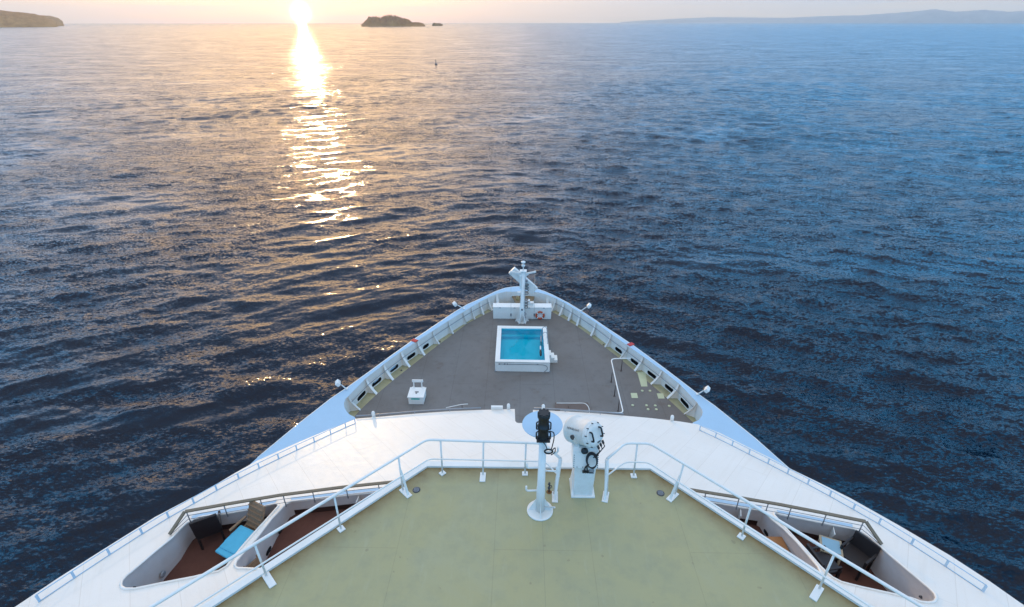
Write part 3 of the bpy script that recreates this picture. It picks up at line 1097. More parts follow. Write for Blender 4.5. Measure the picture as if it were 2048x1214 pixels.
openings = [
    [(-8.286, 6.876, 23.650), (-8.348, 6.981, 23.615), (-8.361, 7.123, 23.575), (-8.312, 7.454, 23.485), (-8.265, 7.872, 23.370), (-8.185, 8.308, 23.255), (-8.200, 8.672, 23.150), (-8.194, 8.852, 23.100), (-8.121, 8.974, 23.070), (-7.985, 9.100, 23.040), (-7.360, 9.230, 23.035), (-6.754, 9.414, 23.015), (-6.532, 9.490, 23.005), (-6.332, 9.592, 22.985), (-6.232, 9.577, 22.995), (-6.173, 9.479, 23.025), (-6.226, 8.878, 23.190), (-6.275, 8.378, 23.330), (-6.300, 7.953, 23.445), (-6.302, 7.631, 23.535), (-6.302, 7.354, 23.615), (-6.397, 7.209, 23.650), (-6.644, 7.124, 23.660), (-6.846, 7.046, 23.675), (-7.437, 6.884, 23.690), (-7.894, 6.746, 23.705), (-8.089, 6.749, 23.695), (-8.205, 6.800, 23.675)],
    [(-6.143, 7.375, 23.615), (-6.179, 7.502, 23.580), (-6.158, 7.890, 23.470), (-6.115, 8.219, 23.380), (-6.107, 8.952, 23.175), (-6.023, 9.579, 23.005), (-5.918, 9.684, 22.980), (-4.890, 9.846, 22.985), (-4.239, 9.953, 22.990), (-3.731, 10.020, 22.995), (-3.652, 9.413, 23.170), (-4.050, 8.678, 23.355), (-4.523, 8.022, 23.515), (-5.046, 7.400, 23.665), (-5.348, 7.231, 23.695), (-5.849, 7.274, 23.660), (-6.039, 7.290, 23.645)],
    [(4.810, 9.832, 23.035), (5.228, 9.738, 23.040), (5.651, 9.638, 23.045), (6.137, 9.552, 23.045), (6.198, 9.494, 23.060), (6.237, 9.203, 23.140), (6.362, 8.836, 23.235), (6.435, 8.358, 23.365), (6.458, 7.918, 23.490), (6.474, 7.593, 23.580), (6.438, 7.416, 23.630), (6.388, 7.328, 23.655), (6.194, 7.174, 23.710), (5.623, 7.539, 23.635), (5.268, 8.207, 23.465), (4.786, 9.066, 23.250), (4.610, 9.700, 23.080)],
    [(6.453, 9.496, 23.045), (6.551, 9.411, 23.065), (7.128, 9.245, 23.085), (7.694, 9.088, 23.100), (8.116, 8.978, 23.110), (8.247, 8.878, 23.130), (8.312, 8.721, 23.170), (8.362, 8.428, 23.250), (8.387, 8.082, 23.345), (8.450, 7.623, 23.470), (8.521, 7.102, 23.615), (8.517, 6.960, 23.655), (8.454, 6.842, 23.690), (8.329, 6.744, 23.725), (8.206, 6.719, 23.735), (8.053, 6.730, 23.740), (7.932, 6.810, 23.725), (7.548, 6.920, 23.715), (7.102, 7.042, 23.700), (6.862, 7.121, 23.690), (6.725, 7.169, 23.685), (6.612, 7.283, 23.660), (6.566, 7.425, 23.620), (6.528, 7.629, 23.565), (6.500, 8.097, 23.435), (6.407, 8.998, 23.190), (6.388, 9.388, 23.080)],
]
under = [(-8.4, -12.0), (-8.4, 0.6), (-4.2, 5.2), (-1.6, 7.9), (2.5, 7.9), (5.0, 5.2), (9.2, 0.6), (9.2, -12.0)]
poly = [(p[0], p[1]) for p in outer] + list(reversed(under))
V, F = sheet(poly, [[(p[0], p[1]) for p in o_] for o_ in openings], 0.45, zs)
m = MB()
m.add(V, F, True)
m.build('sloping_front', SLOPE, ship)
# folded lip and outside wall below the edge of the slope
m = MB()
lo = [Vector(p) for p in outer]
m.strip(lo, [p - Vector((0, 0, 0.25)) for p in lo])
m.build('slope_lip', WHITE, ship)
m = MB()
ins = []
for p in lo:
    c = Vector((0.4, min(p.y, 4.0), p.z))
    ins.append(p + (c - p).normalized() * 0.25)
m.strip([p - Vector((0, 0, 0.25)) for p in lo], [p - Vector((0, 0, 0.25)) for p in ins])
m.strip([p - Vector((0, 0, 0.25)) for p in ins], [Vector((p.x, p.y, ZD)) for p in ins])
m.build('superstructure_wall', WHITE, ship)

# balcony wells
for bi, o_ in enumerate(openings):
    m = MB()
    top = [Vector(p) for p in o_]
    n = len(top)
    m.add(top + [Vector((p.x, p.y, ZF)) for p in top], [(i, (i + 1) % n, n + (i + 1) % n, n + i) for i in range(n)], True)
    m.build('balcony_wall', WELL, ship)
    # rolled edge round the opening
    MB().tube([p + Vector((0, 0, 0.005)) for p in top], 0.03, 6, closed=True).build('opening_edge', WHITE, ship)
for q in ([(-8.9, 4.5), (-8.9, 9.6), (-2.5, 10.6), (-2.5, 8.2), (-5.6, 4.5)], [(9.2, 4.5), (9.2, 9.6), (3.2, 10.6), (3.2, 8.2), (6.4, 4.5)]):
    MB().prism(q, ZF - 0.06, ZF + 0.004).build('balcony_floor', CARPET, ship)


def shift_in(pts, amount, toward):
    res = []
    for p in pts:
        v = Vector((toward[0] - p[0], toward[1] - p[1], 0)).normalized()
        res.append(Vector((p[0], p[1], 0)) + v * amount)
    return res


# strip painted with the shade of the gap under the wall, knees and rounded lip along the front of each balcony
for bi, (i0, i1, tw) in enumerate([(8, 13, (-6.5, 6.5)), (6, 9, (-4.5, 7.5)), (0, 3, (5.0, 7.5)), (1, 4, (7.0, 6.5))]):
    fr_ = [openings[bi][i] for i in range(i0, i1 + 1)]
    a = shift_in(fr_, 0.012, tw)
    MB().strip([Vector((p.x, p.y, ZF + 0.01)) for p in a], [Vector((p.x, p.y, ZF + 0.17)) for p in a]).build('gap_shade', DARKRED, ship)
    lip_o = [Vector(p) + Vector((0, 0, 0.012)) for p in fr_]
    lip_i = []
    for p in fr_:
        v = Vector((p[0] - tw[0], p[1] - tw[1], 0)).normalized() * 0.16
        lip_i.append(Vector((p[0] + v.x, p[1] + v.y, zs(p[0] + v.x, p[1] + v.y) + 0.035)))
    MB().strip(lip_o, lip_i, True).build('parapet_lip', CAP, ship)
    k = len(fr_) // 2
    p = Vector(fr_[k])
    v = Vector((tw[0] - p.x, tw[1] - p.y, 0)).normalized()
    MB().quadplate([p + v * 0.01 - Vector((0, 0, .03)), Vector((p.x, p.y, ZF + .01)), Vector((p.x, p.y, ZF + .01)) + v * 0.05,
                    p + v * 0.24 - Vector((0, 0, .05))], 0.02).build('parapet_knee', WHITE, ship)


def on_wall(a, b, u0, u1, z0, z1, tw, name, m_, rounded=True):
    """dark plate on a wall between plan points a and b, standing for the shade of a slot"""
    A, B = Vector((a[0], a[1], 0)), Vector((b[0], b[1], 0))
    v = Vector((tw[0] - a[0], tw[1] - a[1], 0))
    nrm = (B - A).normalized().cross(Vector((0, 0, 1)))
    if nrm.dot(v) < 0:
        nrm = -nrm
    L = (B - A).length
    pts = []
    rr = (z1 - z0) / 2
    for k in range(6):
        t = -math.pi / 2 + math.pi * k / 5
        pts.append(((u1 * L - rr + rr * math.cos(t)), (z0 + z1) / 2 + rr * math.sin(t)))
    for k in range(6):
        t = math.pi / 2 + math.pi * k / 5
        pts.append(((u0 * L + rr + rr * math.cos(t)), (z0 + z1) / 2 + rr * math.sin(t)))
    d_ = (B - A).normalized()
    P_ = [A + d_ * u + nrm * 0.012 + Vector((0, 0, z)) for u, z in pts]
    MB().quadplate(P_, 0.01).build(name, m_, ship)


ob = openings[1]
for u0, u1 in ((0.16, 0.28), (0.42, 0.54), (0.72, 0.84)):
    on_wall(ob[1], ob[5], u0, u1, ZF + 0.05, ZF + 0.17, (-4.0, 8), 'scupper_shade', HOLE_SHADE)
ob = openings[2]
for u0, u1 in ((0.10, 0.22), (0.38, 0.52)):
    on_wall(ob[4], ob[8], u0, u1, ZF + 0.05, ZF + 0.17, (4.5, 8), 'scupper_shade', HOLE_SHADE)
oa = openings[0]
q0 = Vector(oa[4])
MB().lathe((q0.x + 0.02, q0.y - 0.10, ZF + 0.22), [(0.075, 0), (0.075, 0.03), (0.05, 0.045)], 14, axis=(1, -0.1, 0)).build('wall_socket', STEEL, ship)
for ti, (bi, k) in enumerate(((0, 0), (3, 11))):
    p = Vector(openings[bi][k])
    sx_ = 1 if bi == 0 else -1
    MB().lathe((p.x + sx_ * 0.10, p.y + 0.12, p.z - 0.28), [(0.035, 0), (0.02, 0.04)], 8, axis=(sx_, 0.2, 0.3)).build('wall_hook', DSTEEL, ship)

# --- green roof deck with its white coaming
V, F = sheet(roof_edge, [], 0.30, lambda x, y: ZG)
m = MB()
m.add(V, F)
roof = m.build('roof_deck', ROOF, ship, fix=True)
ca = roof.data.attributes.new('grime_shade', 'FLOAT', 'POINT')
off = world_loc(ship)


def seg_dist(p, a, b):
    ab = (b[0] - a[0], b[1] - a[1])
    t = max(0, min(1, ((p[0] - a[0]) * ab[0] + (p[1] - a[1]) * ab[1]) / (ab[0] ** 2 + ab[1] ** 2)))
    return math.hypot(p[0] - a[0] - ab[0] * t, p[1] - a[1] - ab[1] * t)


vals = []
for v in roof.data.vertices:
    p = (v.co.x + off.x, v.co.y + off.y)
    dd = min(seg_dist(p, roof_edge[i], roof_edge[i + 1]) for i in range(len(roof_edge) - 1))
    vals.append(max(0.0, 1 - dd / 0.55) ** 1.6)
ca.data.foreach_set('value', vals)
m = MB()
C_in = [Vector((p[0], p[1], 0)) for p in roof_edge]
C_out = []
for i, p in enumerate(C_in):
    a = C_in[max(0, i - 1)]
    b = C_in[min(len(C_in) - 1, i + 1)]
    n1 = Vector((-(p - a).y, (p - a).x, 0)).normalized() if i > 0 else None
    n2 = Vector((-(b - p).y, (b - p).x, 0)).normalized() if i < len(C_in) - 1 else None
    nn = ((n1 or n2) + (n2 or n1)).normalized()
    wdt = 0.15 / max(0.5, nn.dot(n1 or n2))
    C_out.append(p + nn * wdt)
zt = ZG + 0.05
up = lambda L_, z: [Vector((p.x, p.y, z)) for p in L_]
m.strip(up(C_in, ZG - 0.1), up(C_in, zt))
m.strip(up(C_in, zt), up(C_out, zt))
m.strip(up(C_out, zt), up(C_out, ZG - 0.30))
m.strip(up(C_out, ZG - 0.30), up(C_in, ZG - 0.30))
m.build('roof_coaming', WHITE, ship)
m = MB()
m.strip([(x, y, ZG - 0.05) for x, y in under], [(x, y, ZF - 0.1) for x, y in under])
m.build('deckhouse_wall', WHITE, ship)
MB().tube(up(C_out, zt - 0.03), 0.02, 6).build('coaming_bead', WHITE2, ship)

# round drain covers with slots
for p in [(-2.263, 8.361, 24.900), (3.086, 8.363, 24.900)]:
    m = MB().lathe((p[0], p[1], ZG), [(0.085, 0), (0.085, 0.008), (0.07, 0.012)], 24)
    g_ = m.build('drain_cover', DSTEEL, ship)
    for k in range(-2, 3):
        w = math.sqrt(max(0.0004, 0.066 ** 2 - (k * 0.024) ** 2))
        MB().box((p[0] + k * 0.024, p[1], ZG + 0.014), (0.010, 2 * w, 0.006)).build('grate_bar', STEEL, g_)


# ------------------------------------------------------------------ guard rails round the green roof
def guard_rail(label, top, midr, posts, braced, ends):
    """top, midr: polylines; posts: (foot, head, plate_len)"""
    o = thing('guard_rail', (posts[0][0][0], posts[0][0][1], ZG), label, 'railing', 'white guard rails round the green roof deck')
    MB().tube(fillet(top, 0.12), 0.030, 10).build('handrail', WHITE2, o)
    MB().tube(fillet(midr, 0.12), 0.017, 8).build('mid_rail', WHITE2, o)
    for i, (foot, head, pl) in enumerate(posts):
        F_, H_ = Vector((foot[0], foot[1], ZG)), Vector(head)
        inward = Vector((0.45 - F_.x, 3.0 - F_.y, 0)).normalized()
        if abs(F_.x - 0.45) < 2.2 and i not in ends:
            inward = Vector((0, -1, 0))
        elif i not in ends:
            inward = Vector((-math.copysign(0.72, F_.x), -0.70, 0)).normalized()
        m = MB().tube([F_ + Vector((0, 0, 0.02)), H_], 0.020 if i not in ends else 0.042, 8)
        p = m.build('post', WHITE2, o)
        c = F_ + inward * (pl / 2 - 0.06) + Vector((0, 0, 0.012))
        ang = math.atan2(inward.y, inward.x)
        MB().box(c, (pl, 0.13, 0.024), Matrix.Rotation(ang, 3, 'Z')).build('foot_plate', WHITE2, p, 0.006)
        if i in braced:
            MB().bar(F_ + inward * (pl - 0.12) + Vector((0, 0, 0.02)), F_.lerp(H_, 0.62) + inward * 0.01, 0.05, 0.022).build('brace', WHITE2, p)
    return o


def ext(a, b, L):
    d_ = (Vector(b) - Vector(a)).normalized()
    return tuple(Vector(b) + d_ * L)


gl_top = [(0.866, 8.393, 25.850), (0.519, 8.793, 25.900), (-2.047, 8.866, 25.900), (-5.761, 5.020, 25.900)]
gl_mid = [(0.859, 8.325, 25.400), (0.564, 8.759, 25.400), (-2.018, 8.798, 25.400), (-5.171, 5.583, 25.400)]
gl_top.append(ext(gl_top[-2], gl_top[-1], 2.6))
gl_mid.append(ext(gl_mid[-2], gl_mid[-1], 3.2))
guard_rail('white two-bar guard rail along the left edge of the green roof', gl_top, gl_mid,
           [(f, h_, l_) for f, h_, l_ in zip(
               [(0.780, 8.302, 24.900), (0.127, 8.871, 24.900), (-0.828, 8.824, 24.900), (-1.755, 8.853, 24.900), (-2.557, 8.341, 24.900), (-3.617, 7.319, 24.900), (-4.689, 6.264, 24.900), (-5.722, 5.236, 24.900)],
               [(0.866, 8.393, 25.850), (0.138, 8.803, 25.900), (-0.791, 8.831, 25.900), (-1.737, 8.855, 25.900), (-2.552, 8.326, 25.900), (-3.588, 7.277, 25.900), (-4.645, 6.177, 25.900), (-5.761, 5.020, 25.900)],
               [0.30, 0.12, 0.27, 0.12, 0.32, 0.14, 0.36, 0.14])], (0, 4), (0,))
gr_top = [(1.846, 8.396, 25.850), (2.294, 8.832, 25.900), (2.836, 8.833, 25.900), (6.330, 5.235, 25.900)]
gr_mid = [(1.867, 8.357, 25.400), (2.333, 8.775, 25.400), (2.840, 8.776, 25.400), (5.864, 5.543, 25.400)]
gr_top.append(ext(gr_top[-2], gr_top[-1], 2.6))
gr_mid.append(ext(gr_mid[-2], gr_mid[-1], 3.0))
guard_rail('white two-bar guard rail along the right edge of the green roof', gr_top, gr_mid,
           [(f, h_, l_) for f, h_, l_ in zip(
               [(1.893, 8.321, 24.900), (2.588, 8.854, 24.900), (3.394, 8.334, 24.900), (4.454, 7.283, 24.900), (5.456, 6.187, 24.900), (6.410, 5.223, 24.900)],
               [(1.846, 8.396, 25.850), (2.565, 8.833, 25.900), (3.419, 8.258, 25.900), (4.436, 7.237, 25.900), (5.438, 6.157, 25.900), (6.330, 5.235, 25.900)],
               [0.30, 0.13, 0.32, 0.14, 0.36, 0.14])], (0, 2), (0,))


# ------------------------------------------------------------------ teak topped balcony rails
def balcony_rail(label, top, posts, ends):
    base = [Vector((p[0], p[1], zs(p[0], p[1]))) for p in top]
    o = thing('balcony_rail', base[0], label, 'railing', 'teak topped rails in front of the balconies')
    m = MB()
    for a, b in zip(top, top[1:]):
        m.bar(Vector(a), Vector(b), 0.085, 0.035)
    m.build('handrail', TEAK, o, 0.008)
    for k in (0.34, 0.64):
        MB().tube([b.lerp(Vector(t), k) for b, t in zip(base, top)], 0.008, 5).build('wire', STEEL, o)
    for p in posts:
        q = Vector((p[0], p[1], zs(p[0], p[1])))
        MB().tube([q, Vector(p)], 0.014, 6).build('post', STEEL, o)
    return o


balcony_rail('teak topped rail in front of the left balconies', [(-8.290, 8.404, 23.270), (-8.104, 8.858, 23.525), (-7.149, 9.148, 23.490), (-6.035, 9.457, 23.460), (-4.522, 9.758, 23.450), (-3.228, 9.948, 23.460)],
             [(-8.057, 8.848, 23.520), (-7.285, 9.104, 23.485), (-6.490, 9.334, 23.460), (-5.966, 9.469, 23.450), (-5.269, 9.610, 23.445), (-4.460, 9.769, 23.440), (-3.650, 9.887, 23.445)], None)
balcony_rail('teak topped rail in front of the right balconies', [(4.188, 9.829, 23.485), (4.720, 9.707, 23.495), (5.491, 9.548, 23.500), (6.412, 9.333, 23.515), (7.263, 9.093, 23.540), (8.195, 8.816, 23.570), (8.404, 8.399, 23.305)],
             [(4.724, 9.713, 23.480), (5.497, 9.542, 23.490), (6.157, 9.388, 23.500), (6.651, 9.246, 23.515), (7.397, 9.048, 23.535), (8.136, 8.812, 23.565)], None)


# ------------------------------------------------------------------ low bars along the outer edge of the slope
def edge_bar(label, pts):
    base = [Vector((p[0], p[1], zs(p[0], p[1]))) for p in pts]
    o = thing('edge_bar', base[0], label, 'railing', 'low bars along the edge of the white slope')
    upv = Vector((0, 0, 0.20))
    MB().tube([b + upv for b in base], 0.011, 6).build('top_bar', CAP, o)
    MB().tube([b + Vector((0, 0, 0.010)) for b in base], 0.010, 6).build('foot_bar', CAP, o)
    for b in base:
        MB().bar(b, b + upv, 0.016, 0.05, Vector((0, 1, 0))).build('stanchion', CAP, o)
    return o


edge_bar('low bar along the left outer edge of the white slope', [(-5.689, 14.176, 21.735), (-5.923, 13.887, 21.805), (-6.263, 13.410, 21.920), (-6.613, 12.907, 22.045), (-6.964, 12.395, 22.170), (-7.305, 11.891, 22.295), (-7.639, 11.368, 22.425), (-7.953, 10.831, 22.560), (-8.257, 10.269, 22.700), (-8.522, 9.688, 22.850), (-8.800, 9.104, 23.000), (-9.027, 8.493, 23.160), (-9.260, 7.790, 23.345), (-9.462, 7.088, 23.530), (-9.632, 6.456, 23.700)])
edge_bar('low bar along the right outer edge of the white slope', [(6.065, 13.932, 21.825), (6.424, 13.460, 21.940), (6.768, 12.949, 22.065), (7.085, 12.443, 22.190), (7.428, 11.921, 22.320), (7.746, 11.396, 22.450), (8.051, 10.884, 22.580), (8.352, 10.348, 22.715), (8.634, 9.792, 22.855), (8.910, 9.228, 23.000), (9.177, 8.502, 23.190), (9.414, 7.808, 23.370), (9.621, 7.103, 23.560)])

# pipes and small lamps on the front edge of the slope
def front_pipe(label, pts):
    o = thing('edge_pipe', pts[0], label, 'pipe', 'pipes along the front edge of the white slope')
    MB().tube([Vector(p) for p in pts], 0.022, 6).build('pipe', STEEL, o)
    for p in pts[1:-1]:
        MB().tube([Vector(p), Vector((p[0], p[1] - 0.12, p[2] - 0.06))], 0.012, 5).build('clip', STEEL, o)


front_pipe('grey pipe on the front edge of the slope left of the notch', [(-5.809, 14.654, 21.665), (-4.975, 14.745, 21.680), (-3.755, 14.913, 21.695), (-2.511, 15.023, 21.725), (-1.398, 15.063, 21.765)])
front_pipe('grey pipe on the front edge of the slope right of the notch', [(0.501, 14.977, 21.850), (1.603, 14.949, 21.825), (2.841, 14.890, 21.785), (3.662, 14.820, 21.765)])


def edge_lamp(p, label, bar=None):
    o = thing('edge_lamp', p, label, 'lamp', 'small white lamps on the front edge of the slope')
    P0 = Vector(p)
    MB().lathe(P0, [(0.055, -0.06), (0.062, 0.05), (0.062, 0.10), (0.045, 0.15), (0.01, 0.17)], 12).build('housing', WHITE2, o)
    MB().box(P0 + Vector((0, -0.05, -0.07)), (0.12, 0.16, 0.03)).build('base', WHITE2, o)
    if bar:
        MB().box(Vector(bar) , (0.42, 0.10, 0.16)).build('junction_box', WHITE2, o, 0.01)


edge_lamp((-5.175, 14.641, 21.730), 'small white lamp at the far left of the slope front edge')
edge_lamp((-0.408, 14.970, 21.865), 'small white lamp with long junction box left of the notch', (-0.822, 15.040, 21.780))
edge_lamp((0.827, 14.913, 21.895), 'small white lamp just behind the black signal lantern')
edge_lamp((5.293, 14.531, 21.795), 'small white lamp near the right end of the slope front edge')

# ------------------------------------------------------------------ signal column with lantern
CB = Vector((0.440, 7.853, 24.900))
CB.z = ZG
CT = Vector((0.451, 7.853, 26.887))
col_o = thing('signal_column', CB, 'white signal column with round shield plate standing on the green roof', 'column')
MB().lathe(CB, [(0.275, 0), (0.275, 0.022), (0.265, 0.03)], 36).build('base_flange', WHITE2, col_o)
dcol = (CT - CB)
MB().tube([CB + Vector((0, 0, .02)), CB + dcol * 0.34, CB + dcol * 0.35, CT], [0.092, 0.088, 0.080, 0.072], 18).build('column', WHITE2, col_o)
for k in range(4):
    a = R(45 + 90 * k + 45)
    u = Vector((math.cos(a), math.sin(a), 0))
    MB().quadplate([CB + u * 0.085 + Vector((0, 0, .02)), CB + u * 0.25 + Vector((0, 0, .03)), CB + u * 0.085 + Vector((0, 0, .36))], 0.012).build('gusset', WHITE2, col_o)
DC = CT + Vector((0.0, 0.40, 0.0))
MB().lathe(DC, [(0.40, 0), (0.405, 0.012), (0.40, 0.024)], 48).build('shield_plate', CAP, col_o)
for (t, sgn, up_) in ((0.30, -1, 1), (0.58, 1, 1), (0.83, 1, 1), (0.62, -1, 1), (0.06, 1, 0)):
    b0 = CB + dcol * t
    L_ = 0.30
    MB().tube(fillet([b0, b0 + Vector((sgn * L_, -0.02, 0)), b0 + Vector((sgn * L_, -0.02, 0.12 * up_ + 0.01))], 0.05), 0.020, 8).build('hook', WHITE2, col_o)
ln = thing('signal_lantern', CT, 'black cylindrical signal lantern on top of the white column', 'lantern')
z0 = CT + Vector((0, -0.02, 0.03))
MB().lathe(z0, [(0.10, 0.0), (0.115, 0.02), (0.108, 0.05), (0.104, 0.06), (0.104, 0.26), (0.118, 0.27), (0.118, 0.31), (0.100, 0.32), (0.100, 0.50), (0.120, 0.52), (0.122, 0.60), (0.104, 0.62)], 22).build('body', BLACK, ln)
m = MB()
for k in range(8):
    a = 2 * math.pi * k / 8
    m.lathe(z0 + Vector((math.cos(a) * 0.095, math.sin(a) * 0.095, 0.60)), [(0.026, 0), (0.024, 0.035)], 8)
m.lathe(z0, [(0.095, 0.58), (0.09, 0.63)], 16)
m.build('ribbed_cap', BLACK, ln)
for hgt in (0.03, 0.27):
    for sgn in (-1, 1):
        MB().tube(fillet([z0 + Vector((sgn * 0.09, -0.05, hgt)), z0 + Vector((sgn * 0.135, -0.06, hgt)), z0 + Vector((sgn * 0.135, -0.05, hgt + 0.15)), z0 + Vector((sgn * 0.10, -0.03, hgt + 0.16))], 0.03), 0.014, 7).build('bracket_loop', BLACK, ln)
m = MB().box(z0 + Vector((0, -0.06, 0.02)), (0.26, 0.16, 0.035))
m.build('mounting_plate', BLACK, ln, 0.01)
pts = [z0 + Vector((0.11, -0.08, 0.25)), z0 + Vector((0.19, -0.10, 0.22)), z0 + Vector((0.20, -0.12, 0.10)), z0 + Vector((0.18, -0.13, -0.04)), z0 + Vector((0.16, -0.13, -0.16))]
MB().tube(catmull(pts, 5), 0.011, 6).build('cable', BLACK, ln)
cc_ = z0 + Vector((0.105, -0.15, -0.20))
ringp = [cc_ + Vector((math.cos(a), -0.25 * math.sin(a), math.sin(a) * 0.95)) * 0.075 for a in [2 * math.pi * k / 20 for k in range(20)]]
MB().tube(ringp, 0.016, 7, closed=True).build('cable_coil', BLACK, ln)
MB().tube(catmull([z0 + Vector((0.0, -0.12, 0.0)), z0 + Vector((0.05, -0.16, -0.05)), cc_ + Vector((-0.03, 0, 0.06))], 5), 0.009, 6).build('cable', BLACK, ln)
MB().tube(catmull([cc_ + Vector((0.06, 0, 0.02)), cc_ + Vector((0.12, 0.0, 0.09)), cc_ + Vector((0.12, 0.0, -0.02)), cc_ + Vector((0.05, 0, -0.09))], 5), 0.010, 6).build('cable', BLACK, ln)

# ------------------------------------------------------------------ searchlight
SB0 = Vector((1.131, 8.198, 24.900))
SB1 = Vector((1.627, 8.193, 24.900))
SB0.z = SB1.z = ZG
sc_ = (SB0 + SB1) / 2 + Vector((0, 0.25, 0))
sl = thing('searchlight', sc_, 'large white drum searchlight on a boxy pedestal beside the signal column', 'searchlight')
wd = (SB1 - SB0).length
MB().box(sc_ + Vector((0, 0.02, 0.02)), (wd + 0.02, 0.54, 0.04)).build('base_plate', WHITE2, sl, 0.008)
MB().add([sc_ + Vector((sx_ * w_ / 2, sy_ * d2 / 2 + yo, z_)) for z_, w_, d2, yo in ((0.04, wd * 0.80, 0.40, 0.0), (0.86, wd * 0.92, 0.42, 0.0)) for sx_, sy_ in ((-1, -1), (1, -1), (1, 1), (-1, 1))],
         [(3, 2, 1, 0), (4, 5, 6, 7), (0, 1, 5, 4), (1, 2, 6, 5), (2, 3, 7, 6), (3, 0, 4, 7)]).build('pedestal', MATTE, sl, 0.012)
MB().quadplate([sc_ + Vector((-wd * .40 - .004, -.24, .04)), sc_ + Vector((-wd * .52, -.24, .04)), sc_ + Vector((-wd * .52, .2, .04)), sc_ + Vector((-wd * .40 - .004, .2, .5))], 0.012).build('side_gusset', WHITE2, sl)
uz = 0.86
MB().add([sc_ + Vector((sx_ * w_ / 2, sy_ * d2 / 2 + yo, z_)) for z_, w_, d2, yo in ((uz, wd * 1.06, 0.46, 0.0), (uz + 0.36, wd * 1.08, 0.34, 0.06), (uz + 0.42, wd * 1.02, 0.26, 0.08)) for sx_, sy_ in ((-1, -1), (1, -1), (1, 1), (-1, 1))],
         [(3, 2, 1, 0), (8, 9, 10, 11)] + [(a + o_, b + o_, c + o_, d_ + o_) for o_ in (0, 4) for a, b, c, d_ in ((0, 1, 5, 4), (1, 2, 6, 5), (2, 3, 7, 6), (3, 0, 4, 7))]).build('turntable_box', WHITE2, sl, 0.01)
m = MB()
for k in range(7):
    for sgn in (-1, 1):
        m.lathe(sc_ + Vector((sgn * wd * 0.50, -0.232 + 0.006 * k, uz + 0.03 + 0.05 * k)), [(0.009, 0), (0.009, 0.012)], 6, axis=(0, -1, 0.25))
for k in range(4):
    m.lathe(sc_ + Vector(((-0.36 + 0.24 * k) * wd, -0.232, uz + 0.035)), [(0.009, 0), (0.009, 0.012)], 6, axis=(0, -1, 0.25))
m.build('bolt', DSTEEL, sl)
# drum
ax = Vector((-math.sin(R(40)) * math.cos(R(22)), math.cos(R(40)) * math.cos(R(22)), -math.sin(R(22))))
rear = Vector((1.507, 8.354, 26.556))
HR = 0.262
MB().lathe(rear, [(HR * .93, -0.035), (HR, -0.01), (HR, 0.02), (HR * 1.06, 0.025), (HR * 1.06, 0.05), (HR * 1.02, 0.06), (HR * 1.04, 0.30), (HR * 1.08, 0.52), (HR * 1.13, 0.525), (HR * 1.13, 0.60), (HR * 1.06, 0.605)], 40, axis=ax, caps=True).build('drum', MATTE, sl)
MB().lathe(rear + ax * 0.61, [(HR * 1.02, 0), (HR * .8, 0.03), (HR * .4, 0.045)], 32, axis=ax).build('front_glass', GLASS, sl)
cov = MB().lathe(rear - ax * 0.036, [(HR * .90, 0.0), (HR * .88, -0.016), (HR * .55, -0.022)], 40, axis=ax).build('rear_cover', MATTE, sl)
side = ax.cross(Vector((0, 0, 1))).normalized()
vup = side.cross(ax).normalized()
for sgn in (-1, 1):
    hc = rear - ax * 0.052 + side * (sgn * HR * 0.50) + vup * (0.02)
    MB().tube(fillet([hc + vup * 0.10, hc + vup * 0.10 - ax * 0.07, hc - vup * 0.10 - ax * 0.07, hc - vup * 0.10], 0.045), 0.018, 8).build('handle', BLACK, cov)
for k in range(10):
    a = 2 * math.pi * k / 10 + 0.3
    MB().lathe(rear - ax * 0.04 + (side * math.cos(a) + vup * math.sin(a)) * HR * 0.97, [(0.011, -0.02), (0.011, 0.03)], 7, axis=ax).build('clamp', DSTEEL, sl)
MB().box(rear - ax * 0.062 + side * 0.05 - vup * 0.17, (0.09, 0.03, 0.004), Matrix((side, vup, ax)).transposed()).build('type_plate', DSTEEL, sl)
for k in range(3):
    q = rear - ax * 0.02 + side * (0.03 + 0.075 * k) - vup * (HR * 0.98 - 0.022 * k)
    MB().lathe(q, [(0.026, 0), (0.026, 0.06), (0.016, 0.08)], 9, axis=-vup - ax * 0.2).build('cable_gland', BLACK, sl)
# yoke arms and tilt motor
for sgn in (-1, 1):
    pv = rear + ax * 0.33 + side * sgn * (HR * 1.08)
    ft = sc_ + side * sgn * 0.20 + Vector((0, 0.10, uz + 0.40))
    MB().bar(ft, pv, 0.10, 0.028, side).build('yoke_arm', WHITE2, sl)
    MB().lathe(pv, [(0.05, -0.02), (0.05, 0.03)], 12, axis=side * sgn).build('pivot', DSTEEL, sl)
mp = sc_ + Vector((0.0, -0.10, uz + 0.36))
MB().lathe(mp, [(0.055, 0), (0.065, 0.02), (0.065, 0.10), (0.045, 0.12)], 16, axis=(-0.5, -0.6, 0.5)).build('tilt_motor', BLACK, sl)
MB().tube([sc_ + Vector((-0.21, -0.10, uz + 0.30)), mp + Vector((-.02, -.02, .02))], 0.018, 7).build('tilt_rod', WHITE2, sl)
ce = sc_ + Vector((0.115, -0.24, uz + 0.24))
for k in range(3):
    rr_ = 0.115 - 0.010 * k
    MB().tube([ce + Vector((math.cos(a) * rr_, -0.02 * k + 0.10 * math.sin(a), math.sin(a) * rr_)) for a in [2 * math.pi * j / 26 for j in range(26)]], 0.0125, 7, closed=True).build('cable_coil', BLACK, sl)
